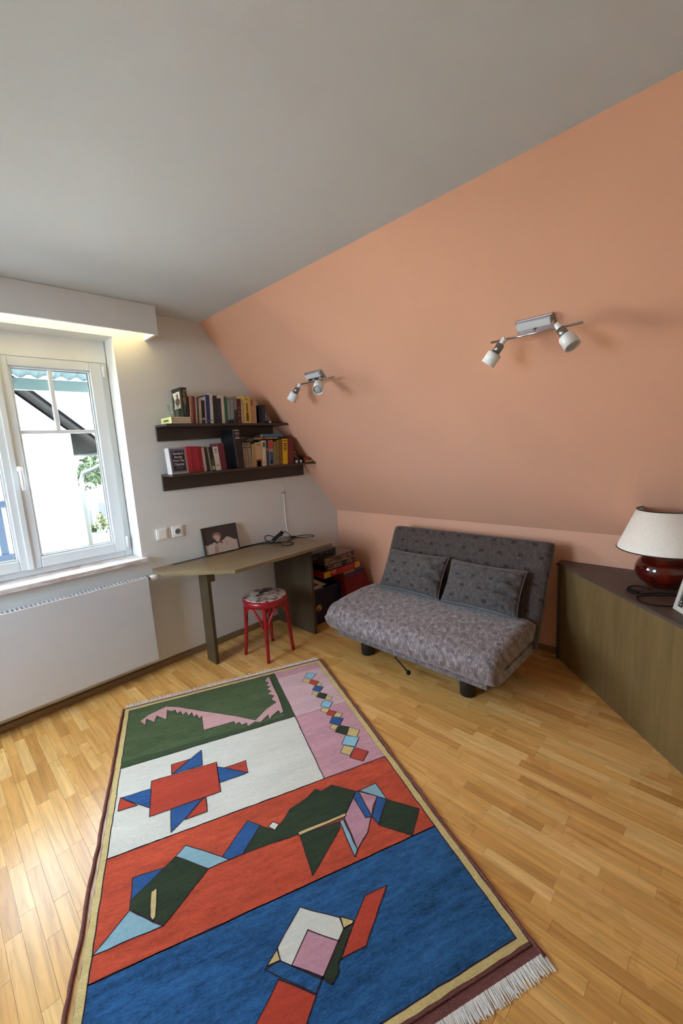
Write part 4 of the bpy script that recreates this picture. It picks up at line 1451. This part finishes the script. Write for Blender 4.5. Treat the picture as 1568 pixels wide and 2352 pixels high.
game('black space game box in the middle of the black pile beside the desk panel', .07, .30, -.812, -.634, .4505, .57, (14, 12, 15), ((.05, .95, .1, .9, PLAN),))
game('topmost long black game box with grey spots, just under the desk end', .07, .385, -.80, -.425, .5725, .632, (16, 13, 16), ((.3, .98, .1, .9, blotch('grey_spot_print', [(0, (14, 12, 16)), (.55, (70, 66, 74)), (.62, (150, 146, 152)), (.68, (22, 18, 22))], 34, 2)),))
# picture book poking out of the crate
o = thing('picture_book', 'cream picture book poking out of the dark blue crate', 'book', (.385, -.733, .006))
A = Vector((.384, -.726, .320)); B = Vector((.318, -.730, .41)); Cc = Vector((.368, -.548, .325))
A, B, Cc = [p - Vector((.385, -.733, .006)) for p in (A, B, Cc)]
m = MB()
nv = (Cc - A).cross(B - A).normalized()
m.prism([A, Cc, B + (Cc - A) * .25, B], nv * -.010)
m.build('cover', plain('cream_cover', (196, 178, 150), 0.5, 0.06), o, .001)
m = MB()
c0 = A * .45 + B * .35 + Cc * .2
m.prism([c0 + (A - c0) * .5, c0 + (Cc - c0) * .45, c0 + (B - c0) * .3 + (Cc - A) * .12, c0 + (B - c0) * .55], nv * .0008)
m.build('cover_print', plain('brown_cover_print', (110, 66, 30), 0.5, 0.5, 90), o)
m = MB(); m.box(-.30, -.03, .03, .17, .002, .29); m.build('book_block', M_PAGES, o)

# ================================================================== SPOTLIGHTS ON THE SLOPE
sn = Vector((0, -(HC - HK), YC)).normalized()        # out of the slope, into the room
sv = Vector((0, YC, HC - HK)).normalized()           # up the slope
def spot(label, xm, x0, x1, base_y, heads):
    z_ = HK + (base_y / YC) * (HC - HK)
    c = Vector((xm, base_y, z_))
    o = thing('ceiling_spotlight', label, 'lamp', c, 'double spotlights on the sloped wall')
    B_ = Matrix((Vector((1, 0, 0)), sv, sn)).transposed().to_4x4()
    m = MB(); m.box(-.080, .080, -.034, .034, .0006, .012, B_); m.build('mounting_plate', M_CHROME, o, .002)
    m = MB(); m.box(-.072, .072, -.004, .026, .0122, .030, B_); m.build('cover', plain('white_lamp_metal', (214, 216, 218), 0.4, 0.02), o, .002)
    m = MB(True); m.tube([B_ @ Vector((x0 - xm, -.012, .060)), B_ @ Vector((x1 - xm, -.012, .060))], .0055, 12); m.build('bar', M_CHROME, o)
    m = MB(True); m.tube([B_ @ Vector((0, -.012, .0122)), B_ @ Vector((0, -.012, .058))], .006, 10); m.build('stem', M_CHROME, o)
    for (S_, E_) in heads:
        S = Vector(S_) - c; E = Vector(E_) - c
        d = (E - S).normalized()
        q = d.to_track_quat('Z', 'Y').to_matrix().to_4x4()
        q.translation = S
        hm = plain('opal_white_glass', (232, 233, 230), 0.3, 0.02)
        sh = MB(True)
        ln = (E - S).length
        sh.lathe([(.0, .052), (.020, .052), (.029, .054), (.032, .060), (.0325, ln), (.030, ln), (.0295, .064), (0, .062)], seg=32, mat=q)
        shd = sh.build('lamp_shade', hm, o)
        sk = MB(True); sk.lathe([(0, .012), (.0185, .012), (.0185, .0518), (0, .0518)], seg=24, mat=q); sk.build('socket', M_STEEL, shd)
        kn = MB(True); kn.lathe([(0, -.020), (.011, -.020), (.013, -.016), (.013, .008), (.011, .0118), (0, .0118)], seg=20, mat=q); kn.build('knuckle', hm, shd)
        bb = MB(True); bb.lathe([(0, ln - .006), (.022, ln - .006), (.024, ln - .012), (.0, ln - .013)], seg=24, mat=q); bb.build('bulb', plain('frosted_bulb', (188, 190, 190), 0.4), shd)
    return o
spot('left double spotlight on the salmon slope, nearer the bookshelves', .815, .655, 1.030, -.926,
     [((.700, -.985, 1.952), (.640, -1.015, 1.860)), ((.935, -1.000, 1.955), (1.000, -1.085, 1.880))])
spot('right double spotlight on the salmon slope, above the sofa bed', 2.272, 2.085, 2.473, -.922,
     [((2.150, -.985, 1.947), (2.085, -1.000, 1.858)), ((2.392, -.990, 1.955), (2.452, -1.010, 1.866))])

# ================================================================== RUG
rug = thing('rug', 'bright wool rug with geometric animal shapes and white fringe on the parquet', 'rug', (RUG_O.x, RUG_O.y, 0.0003))
rug.rotation_euler = (0, 0, RUG_A)
# rug-local: u runs toward the camera (local x), v toward the window (local -y)
RW_ = 1.262
def rp(u, v, z): return Vector((u, -v, z))
rj = random.Random(3)
M_LINE = pile('outline_wool', (58, 34, 44))
WOOL = {
 'green': pile('green_wool', (78, 96, 56), .2, .6), 'deep': pile('deep_green_wool', (46, 60, 34), .16, .4), 'band': pile('dark_green_wool', (58, 76, 40)),
 'pink': pile('pink_wool', (212, 158, 168), .12, .6), 'pale': pile('pale_pink_wool', (222, 184, 188), .1, .55), 'snake': pile('rose_wool', (214, 166, 166), .1, .5),
 'white': pile('ivory_wool', (228, 224, 212), .07, .4), 'red': pile('brick_red_wool', (206, 80, 50), .2, .7), 'redd': pile('deep_red_wool', (196, 68, 44), .13, .5),
 'blue': pile('blue_wool', (36, 92, 144), .34, .75), 'mid': pile('mid_blue_wool', (44, 92, 152), .18, .5),
 'sky': pile('sky_blue_wool', (150, 204, 224), .1, .4), 'ice': pile('ice_blue_wool', (150, 188, 200), .1, .4), 'yellow': pile('straw_wool', (222, 196, 132), .12, .5),
 'rose': pile('dusty_pink_wool', (206, 150, 164), .12, .5), 'brown': pile('brown_wool', (132, 78, 72), .2, .5),
}
def ragged(poly, step=.035, amp=.0016):
    out = []
    n_ = len(poly)
    for i in range(n_):
        a, b = Vector(poly[i]), Vector(poly[(i + 1) % n_])
        ln = (b - a).length
        k_ = max(1, int(ln / step))
        for k in range(k_):
            p = a + (b - a) * (k / k_)
            if 0 < k:
                nn_ = Vector((-(b - a).y, (b - a).x)) / max(ln, 1e-6)
                p += nn_ * rj.uniform(-amp, amp)
            out.append(p)
    return out
def patch(name, poly, wool, lvl, line=.0042, edges=None):
    """one knotted colour field: raised pile polygon with its dark outline"""
    pts = ragged(poly)
    zt = .0112 + lvl * .0007
    mm = MB()
    mm.mi = 0
    mm.prism([rp(p.x, p.y, zt - .0010 - .0004 * lvl) for p in pts], (0, 0, .0010 + .0004 * lvl))
    if line > 0:
        mm.mi = 1
        n_ = len(pts)
        for i in range(n_):
            a, b = pts[i], pts[(i + 1) % n_]
            d_ = b - a
            if d_.length < 1e-6: continue
            nn_ = Vector((-d_.y, d_.x)).normalized() * line / 2
            ex = d_.normalized() * line * .3
            q = [a - ex + nn_, b + ex + nn_, b + ex - nn_, a - ex - nn_]
            vs_ = [mm.bm.verts.new(rp(p.x, p.y, zt + .00025)) for p in q]
            f__ = mm.bm.faces.new(vs_)
            f__.material_index = 1
            if f__.normal.z < 0: f__.normal_flip()
    return mm.build(name, [WOOL[wool], M_LINE], rug)
mm = MB()
mm.box(0.0, 1.935, -RW_, .0, .0006, .0100)
mm.build('backing', WOOL['brown'], rug, .002)
# yellow guard border as four strips
UY0, UY1, UI0, UI1, VI0, VI1 = .014, 1.926, .038, 1.904, .032, 1.236
for nm, poly in (('border', [(UY0, 0.004), (UY0, 1.260), (UI0, VI1), (UI0, VI0)]), ('border', [(UY1, .004), (UY1, 1.260), (UI1, VI1), (UI1, VI0)]),
                 ('border', [(UY0, .004), (UI0, VI0), (UI1, VI0), (UY1, .004)]), ('border', [(UY0, 1.260), (UI0, VI1), (UI1, VI1), (UY1, 1.260)])):
    patch(nm, poly, 'yellow', 0, 0)
patch('green_field', [(UI0, .340), (.555, .340), (.555, VI1), (UI0, VI1)], 'green', 0)
patch('green_band', [(UI0 + .002, .340), (.555, .340), (.555, VI1), (.510, VI1), (.530, .395), (.04, .372)], 'band', 1, .0015)
patch('pink_field', [(UI0, VI0), (UI0, .340), (.108, .340), (.108, VI0)], 'pink', 0, .001)
patch('pale_pink_field', [(.108, VI0), (.108, .340), (.560, .340), (.560, VI0)], 'pale', 0, .001)
patch('pink_field', [(.560, VI0), (.560, .340), (1.057, .346), (1.057, VI0)], 'pink', 0, .001)
patch('ivory_field', [(.555, .343), (1.060, .347), (1.062, VI1), (.555, VI1)], 'white', 0)
patch('red_field', [(1.060, VI0), (1.481, VI0), (1.481, VI1), (1.062, VI1)], 'red', 0)
patch('blue_field', [(1.481, VI0), (UI1, VI0), (UI1, VI1), (1.481, VI1)], 'blue', 0)
SN = [(0.06, 0.389), (0.08, 0.383), (0.302, 0.382), (0.485, 0.391), (0.493, 0.412), (0.459, 0.415), (0.492, 0.462), (0.524, 0.481), (0.471, 0.48), (0.518, 0.531), (0.499, 0.559), (0.522, 0.605), (0.487, 0.606), (0.495, 0.635), (0.462, 0.641), (0.469, 0.666), (0.44, 0.669), (0.44, 0.833), (0.301, 0.834), (0.325, 0.849), (0.271, 0.861), (0.295, 0.877), (0.238, 0.887), (0.264, 0.906), (0.218, 0.917), (0.239, 0.939), (0.194, 0.947), (0.208, 0.969), (0.162, 0.977), (0.167, 0.999), (0.143, 1.022), (0.239, 1.027), (0.175, 1.08), (0.232, 1.091), (0.179, 1.134), (0.239, 1.138), (0.185, 1.169), (0.142, 1.128), (0.1, 1.029), (0.138, 0.963), (0.281, 0.793), (0.393, 0.655), (0.486, 0.555), (0.411, 0.476), (0.375, 0.407), (0.327, 0.429), (0.3, 0.403), (0.26, 0.434), (0.241, 0.407), (0.205, 0.428), (0.189, 0.403), (0.164, 0.423), (0.135, 0.401), (0.104, 0.42)]
patch('serrated_shape', SN, 'snake', 2, .003)
SHAPES = [
 ('star_body', [(.712, 1.090), (.724, .794), (.922, .796), (.926, 1.091)], 'redd', 2),
 ('star_triangle', [(.601, .858), (.714, .861), (.711, .999)], 'mid', 2), ('star_triangle', [(.641, .916), (.640, 1.002), (.709, 1.002)], 'redd', 1),
 ('star_triangle', [(.757, .796), (.864, .662), (.868, .795)], 'mid', 2), ('star_triangle', [(.780, .762), (.778, .659), (.863, .663)], 'redd', 1),
 ('star_triangle', [(.761, 1.091), (.757, 1.217), (.878, 1.091)], 'mid', 1), ('star_triangle', [(.757, 1.217), (.834, 1.220), (.837, 1.143)], 'redd', 2),
 ('star_triangle', [(.924, 1.006), (.926, .873), (1.008, .959), (1.048, 1.006)], 'mid', 1), ('star_triangle', [(.928, .861), (1.008, .862), (1.008, .951), (.928, .873)], 'redd', 2),
 ('body_panel', [(1.195, 1.030), (1.186, 1.138), (1.275, 1.138)], 'mid', 1),
 ('body_panel', [(1.167, .991), (1.271, .880), (1.405, 1.032), (1.305, 1.138), (1.274, 1.139)], 'deep', 2),
 ('body_stripe', [(1.264, 1.054), (1.365, 1.056), (1.375, 1.065), (1.359, 1.073), (1.272, 1.073)], 'yellow', 3),
 ('wedge', [(1.305, 1.138), (1.380, 1.063), (1.405, 1.032), (1.402, 1.236)], 'ice', 1),
 ('body_panel', [(1.134, .953), (1.245, .827), (1.269, .804), (1.271, .880), (1.167, .991)], 'ice', 1),
 ('body_panel', [(1.130, .711), (1.173, .669), (1.268, .754), (1.269, .804), (1.245, .827)], 'mid', 2),
 ('hump', [(1.173, .669), (1.222, .618), (1.208, .594), (1.151, .535), (1.125, .445), (1.098, .405), (1.122, .384), (1.110, .330), (1.142, .295), (1.188, .247), (1.276, .331), (1.280, .536), (1.270, .682), (1.268, .754)], 'deep', 1),
 ('ivory_square', [(1.180, .616), (1.203, .596), (1.222, .618), (1.195, .638)], 'white', 2),
 ('stripe', [(1.271, .330), (1.286, .334), (1.288, .535), (1.272, .536)], 'yellow', 2),
 ('triangle', [(1.286, .533), (1.297, .367), (1.328, .379), (1.459, .537)], 'deep', 1),
 ('diamond', [(1.215, .268), (1.339, .246), (1.391, .285), (1.438, .351), (1.295, .344), (1.276, .331)], 'rose', 1),
 ('triangle', [(1.193, .237), (1.254, .172), (1.288, .209), (1.334, .240)], 'rose', 1),
 ('stripe', [(1.191, .248), (1.193, .237), (1.336, .239), (1.330, .263), (1.218, .269)], 'mid', 2),
 ('triangle', [(1.193, .231), (1.188, .147), (1.284, .143), (1.253, .174)], 'ice', 1),
 ('stripe', [(1.254, .174), (1.286, .144), (1.378, .230), (1.336, .239)], 'mid', 2),
 ('stripe', [(1.297, .367), (1.296, .350), (1.438, .351), (1.462, .372)], 'ice', 2),
 ('square', [(1.286, .144), (1.385, .044), (1.479, .134), (1.381, .231)], 'deep', 1),
 ('head', [(1.540, .608), (1.625, .500), (1.661, .500), (1.687, .521), (1.752, .600), (1.686, .679), (1.659, .706), (1.622, .705)], 'white', 1),
 ('head_panel', [(1.616, .605), (1.686, .526), (1.751, .600), (1.685, .677)], 'rose', 2),
 ('ear', [(1.624, .497), (1.651, .463), (1.659, .467), (1.660, .500)], 'yellow', 2),
 ('ear', [(1.626, .707), (1.658, .705), (1.655, .746)], 'yellow', 2),
 ('stripe', [(1.660, .467), (1.730, .540), (1.735, .550), (1.759, .558), (1.775, .584), (1.752, .604), (1.661, .500)], 'deep', 2),
 ('red_blade', [(1.601, .313), (1.732, .456), (1.730, .537), (1.647, .451), (1.599, .395)], 'redd', 1),
 ('stripe', [(1.659, .706), (1.752, .607), (1.777, .633), (1.661, .752)], 'blue', 2),
 ('neck', [(1.700, .721), (1.779, .632), (1.900, .748), (1.816, .852)], 'redd', 1),
]
for nm, poly, wl, lv_ in SHAPES:
    patch(nm, poly, wl, lv_, .0034)
# chain of squares down the pink strip
CHAIN = {
 'sky': [[(.135, .133), (.182, .085), (.225, .133), (.185, .171)], [(.492, .148), (.528, .1), (.574, .14), (.532, .181)], [(.835, .145), (.881, .088), (.934, .135), (.888, .189)]],
 'redd': [[(.233, .137), (.281, .099), (.313, .137), (.268, .165)], [(.592, .147), (.624, .115), (.658, .146), (.626, .175)], [(.941, .135), (.994, .089), (1.042, .141), (.991, .189)]],
 'mid': [[(.313, .137), (.351, .095), (.394, .135), (.35, .17)], [(.659, .155), (.699, .102), (.744, .143), (.701, .185)]],
 'deep': [[(.399, .137), (.437, .101), (.478, .135), (.434, .171)], [(.744, .143), (.782, .102), (.831, .144), (.785, .185)]],
 'yellow': [[(.199, .177), (.233, .137), (.268, .165), (.227, .2)], [(.291, .108), (.314, .089), (.335, .118), (.31, .132)], [(.366, .17), (.4, .141), (.42, .166), (.394, .19)], [(.45, .109), (.485, .085), (.509, .11), (.479, .132)],
            [(.548, .175), (.582, .139), (.61, .165), (.58, .195)], [(.63, .118), (.659, .089), (.682, .115), (.658, .147)], [(.716, .177), (.74, .15), (.77, .177), (.744, .201)], [(.782, .102), (.829, .06), (.874, .1), (.834, .138)], [(.898, .183), (.935, .14), (.979, .183), (.939, .217)]],
}
for wl in ('yellow', 'mid', 'deep', 'sky', 'redd'):
    for poly in CHAIN[wl]:
        patch('small_square', poly, wl, 1 if wl == 'yellow' else 2, .0028)
# overcast side edges, slightly wavy
for nm, v0, s_ in (('selvage', -.004, -1), ('selvage', 1.266, 1)):
    mm = MB(True)
    pts, rs = [], []
    for k in range(121):
        t = k / 120
        u = .0 + 1.972 * t
        wv_ = noise.noise(Vector((u * 7, s_ * 3.0, .5))) * .006 + noise.noise(Vector((u * 18, s_ * 5.0, .2))) * .003
        pts.append(rp(u, v0 + s_ * (.004 + wv_) + (.020 * t if s_ > 0 else 0), .0066))
        rs.append(.0066 + .0012 * noise.noise(Vector((u * 30, s_, 0))))
    mm.tube(pts, rs, 8)
    mm.build(nm, WOOL['brown'], rug)
mm = MB()
mm.box(1.9355, 1.966, -1.285, .010, .0004, .0052)
mm.box(-.0075, -.0005, -RW_, .0, .0004, .0080)
eb = mm.build('end_band', WOOL['brown'], rug, .001)
eb['kind'] = 'stuff'
M_FR = plain('fringe_cotton', (240, 237, 232), 0.9, 0.08, 90)
for (u0, sgn, ln, va, vb, cnt) in ((1.962, 1, .043, -.014, 1.288, 520), (-.006, -1, .048, .004, 1.262, 340)):
    mm = MB()
    for k in range(cnt):
        v = va + (vb - va) * (k + rj.uniform(.2, .8)) / cnt
        l_ = ln * rj.uniform(.78, 1.12)
        dv = rj.uniform(-.005, .005)
        wd = rj.uniform(.0012, .0020)
        z1_ = rj.uniform(.0022, .0050)
        p0, p1, p2 = (u0, v, z1_ + .0038), (u0 + sgn * l_ * .5, v + dv * .4, z1_ + rj.uniform(-.001, .0012)), (u0 + sgn * l_, v + dv, .0022)
        mm.tube([rp(*p0), rp(*p1), rp(*p2)], [wd, wd * 1.15, wd * .7], 4)
    fo = mm.build('fringe', M_FR, rug)
    fo['kind'] = 'stuff'

# ================================================================== OUTSIDE THE WINDOW
GZ = -2.9
M_GRASS = blotch('lawn_grass', [(0, (8, 30, 12)), (.45, (12, 40, 16)), (.6, (16, 48, 20))], 8, 5, 0.95, 'World', 0.4)
M_PAVING = plain('terrace_gravel', (66, 66, 64), 0.95, 0.08, 2)
GL = -2.3
gd = MB(); gd.box(-60, -13.0, -40, 40, GL - .8, GL); tag(gd.build('garden_ground', M_GRASS), kind='structure')
gd = MB(); gd.box(-13.0, 40, -40, 40, GZ - .2, GZ); tag(gd.build('terrace_ground', M_PAVING), kind='structure')
M_RENDER = plain('pale_render', (236, 234, 226), 0.9, 0.03, 2)
M_TILE = plain('slate_blue_roof', (13, 24, 27), 0.7, 0.15, 3)
M_SOFFIT = plain('grey_brown_timber', (9, 8, 8), 0.9, 0.2, 4, spec=0.1)
M_ZINC = plain('zinc_gutter', (32, 34, 32), 0.6, 0.1, 6)
hs = thing('neighbour_house', 'white gabled house next door seen through the window panes', 'house', (-10, -4, GZ))
def hp(x, y, z): return (x + 10, y + 4, z - GZ)
m = MB()
m.prism([hp(-10, -12, GZ), hp(-10, .10, GZ), hp(-10, .10, 2.30), hp(-10, -5.2, 7.15), hp(-10, -12, 1.0)], (-9, 0, 0))
m.build('wall', M_RENDER, hs)
m = MB()
e0, e1 = Vector((0, .72, 1.78)), Vector((0, -5.2, 7.3))
dn_ = (e1 - e0).normalized(); up_ = Vector((0, -dn_.z, dn_.y))
if up_.z < 0: up_ = -up_
q = [e0, e1, e1 + up_ * .13, e0 + up_ * .13]
m.prism([hp(-9.45, p.y, p.z) for p in q], (-10, 0, 0))
m.build('roof_soffit', M_SOFFIT, hs)
q = [e0 + up_ * .132 - dn_ * .04, e1 + up_ * .132, e1 + up_ * .36, e0 + up_ * .30 - dn_ * .04]
m = MB()
m.prism([hp(-9.40, p.y, p.z) for p in q], (-10.1, 0, 0))
m.build('roof', M_TILE, hs)
g_ = MB(True)
g_.tube([hp(-9.35, .80, 1.74), hp(-14, .80, 1.74)], .075, 10)
g_.build('gutter', M_ZINC, hs)
g_ = MB(True)
g_.tube([hp(-9.42, .78, 1.70), hp(-9.45, .74, 1.52), hp(-9.7, .52, 1.34), hp(-9.93, .24, 1.22), hp(-9.95, .17, 1.02), hp(-9.95, .17, GZ)], .06, 10)
g_.build('downpipe', M_ZINC, hs)
# eave of this house above the window: corrugated sheet over a fascia board
ev = thing('corrugated_canopy', 'corrugated canopy edge above the window outside', 'canopy', (-.72, -2.3, 2.045))
m = MB()
NW = 264
row0, row1 = [], []
for k in range(NW + 1):
    y = -2.2 + 4.4 * k / NW
    wz = .012 * math.sin(y * 2 * math.pi / .10)
    row0.append((m.bm.verts.new((-.03, y, .100 + wz)), m.bm.verts.new((-.03, y, .105 + wz))))
    row1.append((m.bm.verts.new((.455, y, .27 + wz)), m.bm.verts.new((.455, y, .275 + wz))))
for k in range(NW):
    for L_ in (0, 1):
        m.bm.faces.new((row0[k][L_], row0[k + 1][L_], row1[k + 1][L_], row1[k][L_]))
    m.bm.faces.new((row0[k][0], row0[k + 1][0], row0[k + 1][1], row0[k][1]))
m.build('sheet', plain('corrugated_sheet', (104, 126, 130), 0.7, 0.05), ev)
boxo('fascia', plain('grey_green_board', (92, 112, 112), 0.7, 0.05), ev, -.02, .02, -2.2, 2.2, .0, .080, .003)
# blue balcony screen
bs = thing('balcony_railing', 'blue painted wooden balcony railing outside the left sash', 'railing', (-1.5, -2.45, .55))
mb_ = plain('blue_paint', (22, 42, 62), 0.5, 0.08)
boxo('top_rail', mb_, bs, -.03, .03, -1.6, 0, .625, .685, .004)
boxo('bottom_rail', mb_, bs, -.025, .025, -1.6, -.0005, .18, .23, .004)
for k in range(9):
    boxo('baluster', mb_, bs, -.011, .011, -.09 - k * .17, -.035 - k * .17, .2305, .6245, .002)
boxo('post', mb_, bs, -.03, .03, -1.6605, -1.6005, -.6, .7, .004)
boxo('balcony_slab', plain('concrete_slab', (96, 96, 94), 0.9), bs, -.2, 1.12, -5.0, .0, -.75, -.62)
# distant house
h2 = thing('distant_house', 'pale house with dark shuttered windows far behind the garden', 'house', (-23.5, 4.5, GL))
m = MB(); m.prism([(0, -5, 0), (0, 6, 0), (0, 6, 2.7), (0, .5, 4.9), (0, -5, 2.7)], (-8, 0, 0)); m.build('wall', plain('far_render', (226, 222, 214), 0.9, 0.03), h2)
m = MB(); m.prism([(.3, -5.6, 2.5), (.3, .5, 4.95), (.3, .5, 5.2), (.3, -5.6, 2.75)], (-8.6, 0, 0)); m.build('roof', plain('far_roof', (150, 110, 92), 0.8, 0.1), h2)
m = MB(); m.prism([(.3, 6.6, 2.5), (.3, .5, 4.95), (.3, .5, 5.2), (.3, 6.6, 2.75)], (-8.6, 0, 0)); m.build('roof', plain('far_roof', (150, 110, 92), 0.8, 0.1), h2)
dw = plain('dark_window', (14, 18, 24), 0.5, 0.1)
for (ya_, yb_, za_, zb_) in ((-1.07, -.76, .34, 1.14), (-.48, -.02, .4, 1.5), (1.2, 1.9, .6, 1.6)):
    wf_ = boxo('window', M_PVC, h2, -.02, .05, ya_, yb_, za_, zb_, .01)
    boxo('pane', dw, wf_, .051, .06, ya_ + .03, yb_ - .03, za_ + .03, zb_ - .03)

def crown(name, label, cat, loc, r, n, leafsize, cols, squash=1.0, seed=1, trunk=True, group=None):
    o = thing(name, label, cat, loc, group)
    rg = random.Random(seed)
    bl_ = [(Vector((rg.uniform(-.6, .6), rg.uniform(-.6, .6), rg.uniform(-.5, .6) * squash)) * r, r * rg.uniform(.3, .55)) for _ in range(7)]
    mm = MB()
    for k in range(n):
        c_, rr_ = rg.choice(bl_)
        d_ = Vector((rg.gauss(0, 1), rg.gauss(0, 1), rg.gauss(0, 1))).normalized()
        p = c_ + d_ * rr_ * rg.uniform(.7, 1.02)
        p.z += r * squash
        ax = Vector((rg.gauss(0, 1), rg.gauss(0, 1), rg.gauss(0, 1))).normalized()
        bx_ = ax.orthogonal().normalized()
        s_ = leafsize * rg.uniform(.6, 1.3)
        vs_ = [mm.bm.verts.new(p + q) for q in (ax * s_, bx_ * s_ * .5, -ax * s_, -bx_ * s_ * .5)]
        f__ = mm.bm.faces.new(vs_); f__.material_index = rg.randrange(len(cols))
    fo = mm.build('foliage', cols, o, recalc=False)
    fo['kind'] = 'stuff'
    if trunk:
        tm = MB(True)
        tm.tube([(0, 0, (GL - loc[2]) if cat == 'tree' else -.01), (.05, .02, r * squash * .6), (.02, .1, r * squash * 1.2)], [r * .07, r * .05, r * .02], 8)
        tm.build('trunk', plain('grey_bark', (100, 84, 68), 0.9, 0.2, 10), o)
    return o
lg = [plain('leaf_green', (30, 46, 18), 0.7, 0.15), plain('leaf_light_green', (42, 58, 22), 0.7, 0.15), plain('leaf_dark_green', (20, 36, 16), 0.7, 0.15)]
crown('tree', 'bright green tree standing behind the neighbouring gable', 'tree', (-15.5, 2.3, .15), .95, 1500, .09, lg, 1.0, 4)
crown('tree', 'taller thin green tree showing above the neighbouring roof', 'tree', (-21, 2.9, 2.05), .85, 700, .12, lg, 1.0, 6)
crown('bush', 'yellow flowering bush in front of the distant pale house', 'bush', (-21.5, 3.78, GL), .52, 900, .06, lg + [plain('yellow_petals', (96, 80, 34), 0.6, 0.1)], 1.1, 8)
crown('hedge', 'low dark green hedge at the foot of the distant pale house', 'hedge', (-22.5, 3.4, GL), .34, 700, .05, lg, .7, 9)
